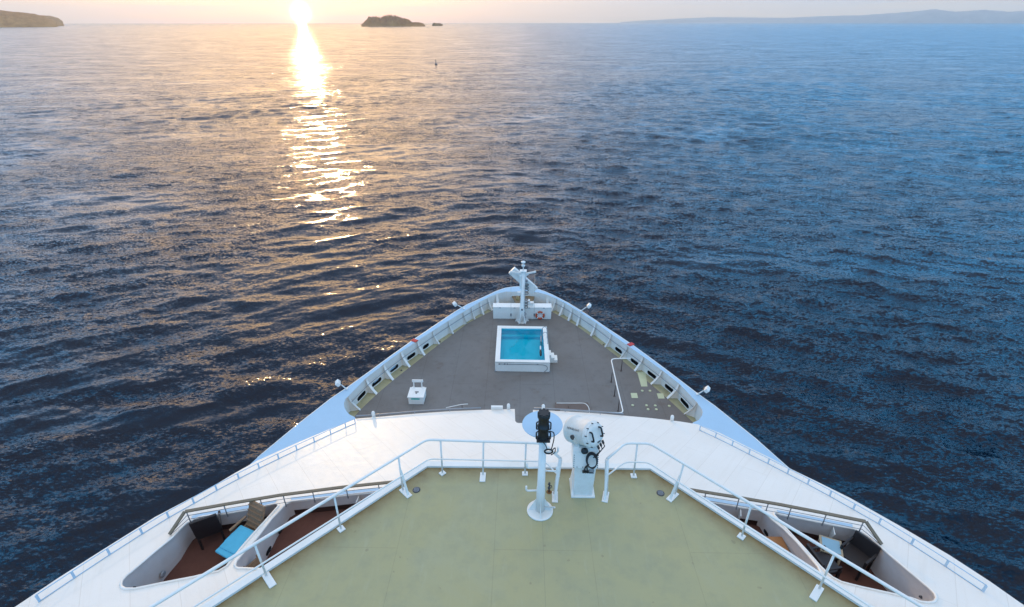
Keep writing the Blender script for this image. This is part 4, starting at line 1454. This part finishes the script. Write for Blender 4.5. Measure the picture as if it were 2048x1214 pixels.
for k in range(3):
    q = rear - ax * 0.03 + side * (0.03 + 0.075 * k) - vup * (HR * 1.28 - 0.02 * k)
    MB().tube(catmull([q, q + Vector((0.01, -0.02, -0.07)), ce + Vector((0.08 - 0.03 * k, -0.02, 0.08))], 5), 0.010, 6).build('cable', BLACK, sl)
    q2 = sc_ + Vector((-0.035 + 0.045 * k, -0.225, uz - 0.10))
    MB().tube(catmull([ce + Vector((-0.06, -0.03, -0.09)), sc_ + Vector((-0.01 + 0.02 * k, -0.26, uz + 0.06)), q2 + Vector((0, -0.05, 0.05)), q2], 5), 0.011, 6).build('cable', BLACK, sl)
    MB().lathe(q2, [(0.024, -0.02), (0.024, 0.03)], 8, axis=(0, -1, -.4)).build('cable_gland', BLACK, sl)
MB().box(sc_ + Vector((0.135, -0.222, uz - 0.10)), (0.10, 0.02, 0.11)).build('warning_plate', STEEL, sl)
MB().box(sc_ + Vector((0.125, -0.235, uz - 0.12)), (0.08, 0.01, 0.02)).build('plate_print', DSTEEL, sl)
# maker's lettering on the upper side of the drum
def lettering(text, size, origin, xdir, ydir, m_, parent, name):
    cu = bpy.data.curves.new(name, 'FONT')
    cu.body = text
    cu.size = size
    cu.extrude = 0.001
    tmp = bpy.data.objects.new(name, cu)
    COL.objects.link(tmp)
    dg = bpy.context.evaluated_depsgraph_get()
    me = bpy.data.meshes.new_from_object(tmp.evaluated_get(dg))
    bpy.data.objects.remove(tmp)
    X_, Y_ = Vector(xdir).normalized(), Vector(ydir).normalized()
    Y_ = (Y_ - X_ * Y_.dot(X_)).normalized()
    Z_ = X_.cross(Y_)
    ob_ = bpy.data.objects.new(name, me)
    COL.objects.link(ob_)
    ob_.parent = parent
    off_ = world_loc(parent)
    for v in me.vertices:
        v.co = Vector(origin) + X_ * v.co.x + Y_ * v.co.y + Z_ * v.co.z - off_
    me.materials.clear()
    me.materials.append(m_)
    return ob_


tv = (vup * 0.50 - side * 0.866).normalized()
tx = -ax
ty = tv.cross(tx) * -1
if ty.dot(vup) < 0:
    ty = -ty
lettering('• NORSELIGHT', 0.062, rear + ax * 0.54 + tv * (HR * 1.095), tx, ty, DSTEEL, sl, 'lettering')

# hydrant valve and its rust stain on the roof
hb = Vector((0.651, 8.355, 24.900))
hb.z = ZG
hy = thing('deck_valve', hb, 'small dark valve standing in a rust stain behind the signal column', 'valve')
MB().lathe(hb, [(0.06, 0), (0.06, 0.004)], 14).build('rust_stain', RUST, hy)
MB().lathe(hb, [(0.018, 0.0), (0.018, 0.10), (0.034, 0.11), (0.034, 0.15), (0.016, 0.16), (0.016, 0.24), (0.028, 0.25), (0.02, 0.28)], 10).build('valve_body', DSTEEL, hy)
MB().tube([hb + Vector((-0.03, 0, 0.23)), hb + Vector((0.05, -0.01, 0.20)), hb + Vector((0.055, -0.01, 0.13))], 0.009, 6).build('valve_lever', DSTEEL, hy)

# ------------------------------------------------------------------ pool
HPT = 19.30
ZP = 34.0 - HPT
pa = [Vector(q) for q in [(-1.628, 28.408, 14.700), (1.906, 28.355, 14.700), (1.878, 32.914, 14.700), (-1.662, 32.996, 14.700)]]
pi_ = [Vector(q) for q in [(-1.316, 28.672, 14.700), (1.596, 28.635, 14.700), (1.582, 32.642, 14.700), (-1.361, 32.648, 14.700)]]
pool = thing('swimming_pool', (pa[0] + pa[2]) / 2 - Vector((0, 0, ZP - ZD)), 'raised white swimming pool with turquoise water on the grey foredeck', 'pool')
m = MB()
for i in range(4):
    j = (i + 1) % 4
    a, b = pa[i], pa[j]
    m.add([Vector((a.x, a.y, ZD)), Vector((b.x, b.y, ZD)), Vector((b.x, b.y, ZP - .02)), Vector((a.x, a.y, ZP - .02))], [(0, 1, 2, 3)])
m.build('pool_wall', WHITE, pool)
m = MB()
n_ = 4
V = [p for p in pa] + [p for p in pi_]
V = V + [p - Vector((0, 0, 0.07)) for p in V]
F = []
for i in range(4):
    j = (i + 1) % 4
    F += [(i, j, 4 + j, 4 + i), (8 + i, 8 + j, j, i), (4 + i, 4 + j, 12 + j, 12 + i)]
m.add(V, F)
m.build('pool_rim', WHITE, pool, 0.012)
m = MB()
zb = ZD + 0.03
for i in range(4):
    j = (i + 1) % 4
    a, b = pi_[i], pi_[j]
    m.add([Vector((a.x, a.y, zb)), Vector((b.x, b.y, zb)), Vector((b.x, b.y, ZP - .068)), Vector((a.x, a.y, ZP - .068))], [(0, 1, 2, 3)])
m.add([Vector((p.x, p.y, zb)) for p in pi_], [(0, 1, 2, 3)])
m.build('basin', TURQ, pool)
MB().box(((pi_[3].x + pi_[2].x) / 2, pi_[3].y - 0.16, zb + 0.11), ((pi_[2].x - pi_[3].x) - .02, 0.30, 0.22)).build('basin_step', TURQ, pool)
m = MB()
m.add([Vector((p.x, p.y, ZP - 0.12)) for p in pi_], [(0, 1, 2, 3)])
m.build('pool_surface', POOLW, pool, fix=False)
# grab rails of the ladder and the ladder in the water
lad = thing('pool_ladder', pi_[1] + Vector((0, 2.0, 0)), 'steel pool ladder on the right side of the white pool', 'ladder')
for k in range(2):
    q = pi_[1].lerp(pi_[2], 0.62 + 0.18 * k)
    MB().tube(catmull([q + Vector((0.26, -0.55, 0.01)), q + Vector((0.25, -0.30, 0.35)), q + Vector((0.20, -0.02, 0.55)), q + Vector((0.02, 0.05, 0.55)), q + Vector((-0.12, 0.0, 0.30)), q + Vector((-0.16, -0.05, -0.15)), q + Vector((-0.16, -0.12, -0.60))], 5), 0.022, 8).build('ladder_rail', STEEL, lad)
for z_ in (-0.12, -0.34):
    a = pi_[1].lerp(pi_[2], 0.62) + Vector((-0.16, -0.08, z_))
    b = pi_[1].lerp(pi_[2], 0.80) + Vector((-0.16, -0.08, z_))
    MB().bar(a, b, 0.10, 0.03).build('tread', STEEL, lad)
br_ = thing('pool_brush', pi_[1] + Vector((-.3, 1.0, -.2)), 'dark cleaning brush hanging in the water by the right pool wall', 'brush')
q = pi_[1].lerp(pi_[2], 0.34) + Vector((-0.24, 0, -0.10))
MB().tube([q + Vector((0.0, 0.35, 0.05)), q + Vector((0, 0.0, 0.0))], 0.045, 8).build('brush_handle', WHITE2, br_)
MB().tube([q + Vector((0, 0.0, -0.01)), q + Vector((0, -0.25, -0.02)), q + Vector((0, -0.60, -0.02)), q + Vector((0, -0.72, -0.02))], [0.05, 0.085, 0.075, 0.03], 10).build('brush_head', BLACK, br_)
# filling pipe across the pool front
fp = thing('filling_pipe', pa[0] + Vector((1.6, -0.05, -0.2)), 'thin dark pipe running across the front wall of the pool', 'pipe')
ya = -0.045
z_ = ZP - 0.16
pl_ = [Vector((pa[0].x + 0.30, pa[0].y + ya, z_)), Vector((pa[1].x - 0.42, pa[1].y + ya, z_)), Vector((pa[1].x - 0.18, pa[1].y + ya, z_ - 0.10)), Vector((pa[1].x - 0.15, pa[1].y + ya, z_ - 0.34)), Vector((pa[1].x - 0.34, pa[1].y + ya, ZD + 0.05))]
MB().tube(fillet(pl_, 0.16), 0.014, 7).build('pipe', DSTEEL, fp)
for x_ in (0.28, 0.62, 0.80, 2.75):
    MB().box((pa[0].x + x_, pa[0].y + ya, z_), (0.10 if x_ < 0.7 else 0.05, 0.05, 0.06)).build('pipe_clamp', DSTEEL, fp, 0.008)
# steps beside the pool
stp = thing('pool_steps', (pa[1].x + 0.3, pa[1].y + 1.0, ZD), 'three white steps leading up the right side of the pool', 'steps')
sx0 = pa[1].x - 0.10
for k in range(3):
    hgt = 0.22 + 0.19 * (2 - k)
    MB().box((sx0 + 0.13 + 0.215 * k, pa[1].y + 1.38 - 0.0 * k, ZD + hgt / 2), (0.21, 0.62, hgt)).build('step', WHITE, stp, 0.008)
# ladder corner feet of the pool: small dark wheels at the front corners
for p_ in (pa[0], pa[1]):
    MB().box((p_.x, p_.y - 0.03, ZD + 0.05), (0.06, 0.06, 0.10)).build('corner_foot', STEEL, pool)

# ------------------------------------------------------------------ locker across the bow, lifebuoy
L0 = Vector((-2.097, 35.334, 13.950))
L1 = Vector((2.319, 35.292, 13.950))
LT = Vector((-2.079, 35.334, 14.950))
lk = thing('bow_locker', (L0 + L1) / 2, 'long white locker standing across the foredeck behind the mast', 'locker')
lh = LT.z - ZD
ww = (L1 - L0).length
c = (L0 + L1) / 2
ldp = 0.62
MB().box((c.x, c.y + ldp / 2, ZD + lh / 2 - 0.02), (ww, ldp, lh - 0.04)).build('locker_body', WHITE, lk, 0.01)
MB().box((c.x, c.y + ldp / 2 - 0.01, ZD + lh), (ww + 0.05, ldp + 0.06, 0.045)).build('locker_lid', WHITE2, lk, 0.012)
for k in range(4):
    MB().box((L0.x + ww * (0.12 + 0.25 * k), c.y - 0.03, ZD + lh - 0.03), (0.14, 0.03, 0.05)).build('hinge', STEEL, lk)
for x_, w_, h_, y_ in ((0.06, 0.34, 0.34, 0.30), (0.40, 0.36, 0.44, 0.34), (0.72, 0.30, 0.26, 0.34)):
    MB().box((c.x + x_, c.y + y_, ZD + lh + 0.02 + h_ / 2), (w_, 0.30, h_)).build('control_box', WHITE2, lk, 0.015)
lbc = Vector((1.471, 35.301, 14.309))
lbc.y = c.y - 0.06
lb = thing('lifebuoy', lbc, 'orange lifebuoy with white bands hanging on the front of the white locker', 'lifebuoy')
rb = 0.285
full = [lbc + Vector((math.cos(a) * rb, 0, math.sin(a) * rb)) for a in [2 * math.pi * k / 40 for k in range(40)]]
MB().tube(full, 0.072, 10, closed=True).build('ring', ORANGE, lb)
for k in range(4):
    a0 = R(45 + 90 * k)
    MB().tube([lbc + Vector((math.cos(a0 + t) * rb, 0, math.sin(a0 + t) * rb)) for t in (-0.14, -0.05, 0.05, 0.14)], 0.077, 10).build('white_band', WHITE, lb)
MB().tube([lbc + Vector((math.cos(a) * (rb + .085 + .02 * math.cos(4 * a)), -0.03, math.sin(a) * (rb + .085 + .02 * math.cos(4 * a)))) for a in [2 * math.pi * k / 40 for k in range(40)]], 0.010, 5, closed=True).build('grab_rope', ROPE, lb)

# ------------------------------------------------------------------ bow mast
MBs = Vector((0.105, 34.910, 13.950))
MBs.z = ZD
YM = MBs.y
def mp_(q):
    return Vector(q)
mt = thing('bow_mast', MBs, 'white bow mast with slanting boom and crossarms at the tip of the foredeck', 'mast')
mtop = Vector((0.161, 35.000, 18.145))
mtop = Vector((mtop.x, YM, mtop.z))
tipz = Vector((0.172, 35.000, 18.929)).z
d_ = mtop - MBs
MB().tube([MBs, MBs + d_ * 0.30, MBs + d_ * 0.31, mtop], [0.21, 0.20, 0.17, 0.15], 16).build('mast_pole', WHITE2, mt)
MB().lathe(MBs, [(0.36, 0), (0.36, 0.03)], 20).build('base_plate', WHITE2, mt)
for k in range(6):
    a = R(60 * k)
    u = Vector((math.cos(a), math.sin(a), 0))
    MB().quadplate([MBs + u * 0.18 + Vector((0, 0, .03)), MBs + u * 0.52 + Vector((0, 0, .03)), MBs + u * 0.47 + Vector((0, 0, .16)), MBs + u * 0.18 + Vector((0, 0, .95))], 0.035).build('gusset', WHITE2, mt)
# top cap, spike and lamp
MB().box(mtop + Vector((0, 0, 0.02)), (0.50, 0.40, 0.05)).build('top_platform', WHITE2, mt, 0.01)
MB().tube([mtop, Vector((mtop.x, YM, tipz))], 0.035, 8).build('top_spike', WHITE2, mt)
for f_, r_ in ((0.45, 0.13), (0.78, 0.16)):
    MB().lathe(mtop.lerp(Vector((mtop.x, YM, tipz)), f_), [(r_ * .5, 0), (r_, 0.03), (r_, 0.12), (r_ * .5, 0.16)], 12).build('mast_lamp', WHITE2, mt)
# crossarms with hanging halyards
for (px_, hz) in (((-0.724, 35.000, 18.059), 0), ((1.011, 35.000, 18.073), 1)):
    e_ = Vector((px_[0], YM, px_[2]))
    MB().bar(mtop + Vector((0, 0, -0.22)), e_, 0.09, 0.11).build('crossarm', WHITE2, mt)
    MB().quadplate([mtop + Vector((0, -.02, -0.20)), mtop + Vector((0, -.02, -0.62)), mtop.lerp(e_, 0.5) + Vector((0, -.02, -0.2))], 0.02).build('arm_web', WHITE2, mt)
    MB().box(e_ + Vector((0, 0, 0.02)), (0.14, 0.10, 0.12)).build('sheave_block', WHITE2, mt, 0.01)
    bot = Vector((e_.x, YM - 0.25, ZD + 0.85))
    MB().tube([e_, bot], 0.010, 5).build('halyard', ROPE, mt)
    MB().lathe(bot, [(0.02, -0.28), (0.045, -0.22), (0.045, -0.06), (0.02, 0)], 8).build('halyard_weight', DSTEEL, mt)
# slanting box boom carried ahead of the pole
YB = YM + 0.30
ba = Vector((-0.683, 35.700, 18.084))
bb = Vector((1.020, 35.700, 16.440))
ba.y = bb.y = YB
MB().bar(ba, bb, 0.30, 0.62, Vector((0.6, 0, 0.8))).build('boom', WHITE2, mt, 0.03)
MB().box(ba.lerp(bb, 0.62) + Vector((0.05, -0.20, 0.26)), (0.16, 0.14, 0.16)).build('boom_sheave', STEEL, mt, 0.02)
MB().box((MBs + d_ * 0.80) + Vector((-0.17, 0.02, 0)), (0.16, 0.34, 1.0)).build('cable_trunk', WHITE2, mt, 0.02)
# climbing rungs: bowed loops on the right side of the pole
for k in range(9):
    t = 0.30 + 0.055 * k
    if k in (4,):
        continue
    b0 = MBs + d_ * t + Vector((0.16, -0.02, 0))
    MB().tube(fillet([b0 + Vector((0, 0.12, 0)), b0 + Vector((0.24, 0.12, 0)), b0 + Vector((0.24, -0.14, 0)), b0 + Vector((0, -0.14, 0))], 0.06), 0.032, 6).build('rung', DSTEEL, mt)
MB().tube([MBs + d_ * 0.1 + Vector((0.19, -0.08, 0)), MBs + d_ * 0.9 + Vector((0.17, -0.08, 0))], 0.018, 6).build('cable_run', STEEL, mt)
# bell and horn on the pole
bq = MBs + d_ * 0.52 + Vector((-0.36, -0.02, -0.1))
MB().lathe(bq, [(0.16, -0.20), (0.13, -0.06), (0.11, 0.04), (0.06, 0.12)], 16).build('bell', BRASS, mt)
MB().bar(bq + Vector((0, 0, 0.12)), MBs + d_ * 0.55, 0.06, 0.06).build('bell_arm', WHITE2, mt)
MB().box(MBs + d_ * 0.58 + Vector((-0.26, -0.02, 0)), (0.26, 0.22, 0.18)).build('horn_box', WHITE2, mt, 0.02)
MB().lathe(MBs + d_ * 0.27 + Vector((-0.02, -0.20, 0)), [(0.07, 0), (0.07, 0.06)], 10, axis=(0, -1, 0.2)).build('junction_eye', DSTEEL, mt)
for k, (x_, t) in enumerate(((0.20, 0.20), (0.26, 0.17), (0.22, 0.13), (0.24, 0.09))):
    MB().box(MBs + d_ * t + Vector((x_, -0.10, 0)), (0.10, 0.08, 0.07)).build('cleat', STEEL, mt, 0.01)

# ------------------------------------------------------------------ vent box on the foredeck
V0 = Vector((-6.605, 24.933, 13.950))
V1 = Vector((-5.714, 24.948, 13.950))
vt = Vector((-6.603, 24.932, 14.451))
vh = vt.z - ZD
vw = (V1 - V0).length
vc = (V0 + V1) / 2 + Vector((0, 0.45, 0))
vb = thing('vent_box', Vector((vc.x, vc.y, ZD)), 'white vent box with a grab bar standing on the left of the foredeck', 'box')
MB().box((vc.x, vc.y, ZD + vh / 2), (vw, 0.90, vh)).build('box_body', WHITE, vb, 0.012)
MB().box((vc.x, vc.y, ZD + vh + 0.02), (vw + 0.09, 0.98, 0.045)).build('lid', WHITE2, vb, 0.012)
for sgn in (-1, 1):
    MB().bar((vc.x + sgn * 0.24, vc.y + 0.42, ZD + vh), (vc.x + sgn * 0.24, vc.y + 0.48, ZD + vh + 0.46), 0.05, 0.05).build('bar_leg', WHITE2, vb)
MB().box((vc.x, vc.y + 0.48, ZD + vh + 0.52), (0.66, 0.07, 0.16)).build('grab_bar', WHITE2, vb, 0.012)
MB().box((vc.x - 0.02, V0.y - 0.006, ZD + vh - 0.10), (0.50, 0.012, 0.10)).build('green_label', GREENL, vb)
for dx_, dy_, w_ in ((0, 0.02, 0.22), (-0.01, -0.10, 0.10)):
    MB().box((vc.x + dx_, vc.y + dy_ , ZD + vh + 0.055), (w_, 0.06, 0.03)).build('lid_latch', DSTEEL, vb, 0.008)
for sgn in (-1, 1):
    MB().box((vc.x + sgn * 0.32, vc.y + 0.46, ZD + vh + 0.04), (0.12, 0.10, 0.06)).build('hinge', WHITE2, vb)


# ------------------------------------------------------------------ foredeck rails
def deck_rail(label, top, posts, r_, mpost):
    o = thing('deck_rail', (top[0][0], top[0][1], ZD), label, 'railing')
    MB().tube(fillet(top, 0.30), r_, 8).build('handrail', WHITE2, o)
    for f_ in posts:
        MB().tube([(f_[0], f_[1], ZD), (f_[0], f_[1], f_[2])], r_ * 0.8, 6).build('post', mpost, o)
        MB().lathe((f_[0], f_[1], ZD), [(0.07, 0.004), (0.07, 0.02)], 10).build('post_foot', mpost, o)
    return o


RUSTY = mat('dark_rail_paint', paint((0.10, 0.07, 0.06), 0.6, 0.2, 6.0))
deck_rail('curved handrail on dark posts at the right of the foredeck', [(7.114, 28.633, 14.900), (5.821, 28.553, 14.900), (5.754, 25.664, 14.900), (5.724, 23.177, 14.900), (3.890, 23.295, 14.900), (2.235, 23.417, 14.900)],
          [(6.560, 28.560, 14.808), (5.736, 27.335, 14.689), (5.718, 25.918, 14.747), (5.725, 24.527, 14.844)], 0.035, RUSTY)
deck_rail('low grey rail over a brown hatch right of the notch', [(2.110, 24.438, 14.550), (3.785, 24.467, 14.550), (3.944, 24.074, 14.550), (3.949, 23.773, 14.400)],
          [(2.838, 24.658, 14.172)], 0.022, RUSTY)
deck_rail('thin dark rail at the left rear of the foredeck', [(-4.231, 23.972, 14.500), (-3.403, 24.278, 14.500), (-3.003, 24.331, 14.500)],
          [(-3.389, 24.596, 14.246)], 0.022, RUSTY)
m = MB().add([(x, y, ZD + 0.10) for x, y, z in [(2.081, 25.137, 14.000), (4.042, 25.171, 14.000), (4.078, 24.437, 14.000), (2.042, 24.402, 14.000)]] + [(x, y, ZD) for x, y, z in [(2.081, 25.137, 14.000), (4.042, 25.171, 14.000), (4.078, 24.437, 14.000), (2.042, 24.402, 14.000)]],
             [(3, 2, 1, 0), (4, 5, 6, 7), (0, 1, 5, 4), (1, 2, 6, 5), (2, 3, 7, 6), (3, 0, 4, 7)])
m.build('deck_hatch', mat('brown_hatch', paint((0.15, 0.105, 0.085), 0.7, 0.2, 3.0)), ship, 0.01)


# ------------------------------------------------------------------ floodlights on the bulwark
def floodlight(base, head, label):
    B_, H_ = Vector(base), Vector(head)
    o = thing('floodlight', B_, label, 'lamp', 'floodlights on arms along the bulwark')
    dv = (H_ - B_).normalized()
    MB().box(B_ + Vector((0, 0, 0.02)), (0.16, 0.16, 0.05)).build('base', WHITE2, o, 0.01)
    MB().tube([B_, H_ - dv * 0.10], 0.035, 8).build('arm', WHITE2, o)
    outv = Vector((dv.x, dv.y, 0)).normalized()
    rot = Matrix((outv.cross(Vector((0, 0, 1))), outv, Vector((0, 0, 1)))).transposed() @ Matrix.Rotation(R(-38), 3, 'X')
    MB().box(H_ + rot @ Vector((0, 0.04, 0.02)), (0.40, 0.24, 0.26), rot).build('housing', WHITE2, o, 0.05)
    MB().box(H_ + rot @ Vector((0, 0.165, 0.02)), (0.32, 0.02, 0.19), rot).build('lens', GLASS, o, 0.005)
    MB().box(H_ + rot @ Vector((0, -0.10, -0.10)), (0.34, 0.03, 0.05), rot).build('visor', BLACK, o)


floodlight((-4.269, 34.891, 15.020), (-4.838, 34.682, 15.550), 'white floodlight on the left bulwark nearest the bow')
floodlight((-10.166, 24.939, 15.020), (-10.505, 24.825, 15.550), 'white floodlight at the rear end of the left bulwark')
floodlight((4.483, 34.687, 15.020), (4.991, 34.572, 15.550), 'white floodlight on the right bulwark nearest the bow')
floodlight((10.238, 24.794, 15.020), (10.590, 24.595, 15.550), 'white floodlight at the rear end of the right bulwark')


# ------------------------------------------------------------------ balcony furniture
def local(c, heading):
    """frame at c (plan), facing heading (radians from +Y, clockwise)"""
    f_ = Vector((math.sin(heading), math.cos(heading), 0))
    r_ = Vector((f_.y, -f_.x, 0))
    def g(x, y, z):
        return Vector((c[0], c[1], ZF + 0.006)) + r_ * x + f_ * y + Vector((0, 0, z))
    return g, Matrix((r_, f_, Vector((0, 0, 1)))).transposed()


def armchair(c, heading, label, arms=True, bh=0.52):
    g, rot = local(c, heading)
    o = thing('armchair', (c[0], c[1], ZF), label, 'chair', 'dark wicker armchairs on the balconies')
    MB().box(g(0, 0.02, 0.40), (0.54, 0.54, 0.09), rot).build('seat', WICKER, o, 0.015)
    MB().box(g(0, -0.27 - (bh - .52) * .1, 0.40 + bh / 2), (0.58, 0.06, bh), rot @ Matrix.Rotation(R(12), 3, 'X')).build('backrest', WICKER, o, 0.015)
    for sx_ in (-1, 1):
        for sy_ in (-1, 1):
            MB().box(g(sx_ * 0.25, sy_ * 0.23 + 0.0, 0.19), (0.05, 0.05, 0.38), rot).build('leg', WICKER, o)
        if arms:
            MB().box(g(sx_ * 0.275, -0.02, 0.60), (0.05, 0.46, 0.04), rot).build('armrest', WICKER, o, 0.008)
            MB().box(g(sx_ * 0.275, 0.19, 0.50), (0.05, 0.05, 0.22), rot).build('arm_support', WICKER, o)
    return o


ch = Vector((-7.803, 8.720, 22.500))
armchair((ch.x + 0.10, ch.y + 0.20), R(-30), 'dark wicker armchair seen from behind on the left balcony', True, 0.68)
ch2 = Vector((8.231, 8.506, 22.500))
armchair((ch2.x - 0.30, ch2.y - 0.12), R(-122), 'dark wicker armchair beside the small table on the right balcony', True, 0.40)
ch3 = Vector((6.786, 8.224, 22.600))
armchair((ch3.x + 0.26, ch3.y - 0.05), R(80), 'dark armchair closest to the white partition on the right balcony', True, 0.40)

# reclining chair with blue towelling cushion
fo = Vector((-6.989, 8.182, 22.900))
hd = Vector((-6.609, 8.977, 22.900))
hdg = math.atan2(fo.x - hd.x, fo.y - hd.y)
g, rot = local(((fo.x + hd.x) / 2, (fo.y + hd.y) / 2), hdg)
LL = Vector((fo.x - hd.x, fo.y - hd.y, 0)).length
dc = thing('deck_chair', g(0, 0, 0), 'tan reclining chair with its backrest up on the left balcony', 'deck chair')
for sx_ in (-1, 1):
    MB().bar(g(sx_ * 0.27, -LL / 2 - 0.05, 0.30), g(sx_ * 0.27, LL / 2, 0.30), 0.05, 0.06).build('side_rail', TAN, dc)
    for y_ in (-LL / 2 + 0.1, LL / 2 - 0.15):
        MB().box(g(sx_ * 0.27, y_, 0.14), (0.05, 0.05, 0.28), rot).build('leg', TAN, dc)
    MB().bar(g(sx_ * 0.31, -LL / 2 - 0.05, 0.52), g(sx_ * 0.31, -LL / 2 + 0.42, 0.52), 0.06, 0.035).build('armrest', TAN, dc)
MB().box(g(0, 0, 0.30), (0.50, LL - .04, 0.03), rot).build('seat', TAN, dc)
MB().bar(g(0, -LL / 2 + 0.02, 0.32), g(0, -LL / 2 - 0.26, 0.94), 0.52, 0.05, Vector((rot @ Vector((0, 1, 0))))).build('backrest', TAN, dc, 0.01)
for k in range(5):
    t_ = 0.12 + 0.19 * k
    a_ = g(-0.24, -LL / 2 + 0.02 - 0.28 * t_ + 0.035, 0.32 + 0.62 * t_)
    b_ = g(0.24, -LL / 2 + 0.02 - 0.28 * t_ + 0.035, 0.32 + 0.62 * t_)
    MB().bar(a_, b_, 0.075, 0.02).build('back_slat', TAN, dc)
cu = thing('blue_cushion', g(0, 0.15, 0.33), 'turquoise blue folded cushion lying on the tan reclining chair', 'cushion')
MB().box(g(0, LL / 2 - 0.30, 0.355), (0.52, 0.66, 0.075), rot).build('lower_pad', BLUE, cu, 0.03)
MB().box(g(-0.01, -LL / 2 + 0.46, 0.40), (0.54, 0.66, 0.10), rot @ Matrix.Rotation(R(-4), 3, 'X') @ Matrix.Rotation(R(3), 3, 'Z')).build('upper_pad', BLUE, cu, 0.04)
MB().box(g(0.02, LL / 2 - 0.40, 0.415), (0.50, 0.30, 0.05), rot @ Matrix.Rotation(R(5), 3, 'Z')).build('folded_towel', BLUE, cu, 0.022)
# small table on the right balcony
tq = Vector((7.427, 8.592, 22.980))
g, rot = local((tq.x, tq.y), R(22))
tb = thing('side_table', g(0, 0, 0), 'small tan table with pale blue top on the right balcony', 'table')
MB().box(g(0, 0, 0.47), (0.48, 0.48, 0.035), rot).build('table_frame', mat('cream_wicker', paint((0.45, 0.36, 0.24), 0.6, 0.2, 14.0)), tb, 0.008)
MB().box(g(0, 0, 0.492), (0.38, 0.38, 0.012), rot).build('glass_top', TGLASS, tb)
for sx_ in (-1, 1):
    for sy_ in (-1, 1):
        MB().box(g(sx_ * 0.20, sy_ * 0.20, 0.225), (0.045, 0.045, 0.45), rot).build('leg', MATS['cream_wicker'], tb)
    MB().box(g(0, sx_ * 0.20, 0.40), (0.40, 0.03, 0.07), rot).build('apron', MATS['cream_wicker'], tb)
# things half hidden under the roof edge
wq = Vector((6.494, 8.570, 22.700))
g, rot = local((wq.x - 0.32, wq.y + 0.02), R(0))
wc = thing('wooden_chest', g(0, 0, 0), 'orange wooden chest in the corner of the inner right balcony', 'chest')
MB().box(g(0, 0, 0.22), (0.36, 0.44, 0.44), rot).build('chest_body', WOOD, wc, 0.01)
MB().box(g(0, 0, 0.46), (0.40, 0.48, 0.04), rot).build('chest_lid', WOOD, wc, 0.01)
bq = Vector((-5.983, 7.717, 23.100))
g, rot = local((bq.x, bq.y), R(-60))
bc = thing('folded_chair', g(0, 0, 0), 'brown folded chair leaning in the inner left balcony', 'chair')
MB().box(g(0, 0, 0.35), (0.34, 0.05, 0.66), rot @ Matrix.Rotation(R(-18), 3, 'X')).build('seat_panel', TAN, bc, 0.01)
for sx_ in (-1, 1):
    MB().bar(g(sx_ * 0.17, -0.10, 0.0), g(sx_ * 0.17, 0.12, 0.72), 0.035, 0.035).build('leg', TAN, bc)

# ------------------------------------------------------------------ on the water
bp = Vector((-78.752, 526.742, 0.000))
bsc = bp.y * 8.5 / 1061 / 5.0
by = thing('navigation_buoy', (bp.x, bp.y, 0), 'small dark navigation buoy standing out on the golden sea', 'buoy')
MB().lathe((bp.x, bp.y, 0), [(0.9, -0.6), (1.3, 0.0), (1.3, 0.5), (0.9, 0.9)], 16).build('float', DSTEEL, by)
for k in range(3):
    a = 2 * math.pi * k / 3
    MB().tube([(bp.x + math.cos(a) * 0.7, bp.y + math.sin(a) * 0.7, 0.8), (bp.x + math.cos(a) * 0.2, bp.y + math.sin(a) * 0.2, 3.0)], 0.09, 6).build('tower_leg', DSTEEL, by)
MB().lathe((bp.x, bp.y, 3.0), [(0.35, 0), (0.35, 0.4), (0.15, 0.5), (0.15, 0.9), (0.35, 1.0), (0.05, 1.7)], 10).build('topmark', DSTEEL, by)


def far_boat(p, L_, label):
    o = thing('motor_boat', (p[0], p[1], 0), label, 'boat')
    x, y = p[0], p[1]
    MB().add([(x - L_ / 2, y - L_ * .14, 0), (x + L_ * .35, y - L_ * .14, 0), (x + L_ / 2, y, 0), (x + L_ * .35, y + L_ * .14, 0), (x - L_ / 2, y + L_ * .14, 0)] +
             [(x - L_ * .52, y - L_ * .16, L_ * .13), (x + L_ * .38, y - L_ * .17, L_ * .15), (x + L_ * .60, y, L_ * .2), (x + L_ * .38, y + L_ * .17, L_ * .15), (x - L_ * .52, y + L_ * .16, L_ * .13)],
             [(4, 3, 2, 1, 0), (5, 6, 7, 8, 9), (0, 1, 6, 5), (1, 2, 7, 6), (2, 3, 8, 7), (3, 4, 9, 8), (4, 0, 5, 9)]).build('hull', DSTEEL, o)
    MB().box((x - L_ * .05, y, L_ * .22), (L_ * .36, L_ * .2, L_ * .16)).build('cabin', DSTEEL, o)


far_boat((-690.031, 4314.405, 0.000), 9.0, 'tiny dark boat on the water in front of the wooded island')
far_boat((-553.756, 3936.802, 0.000), 8.0, 'tiny dark boat on the water below the rocky islet')
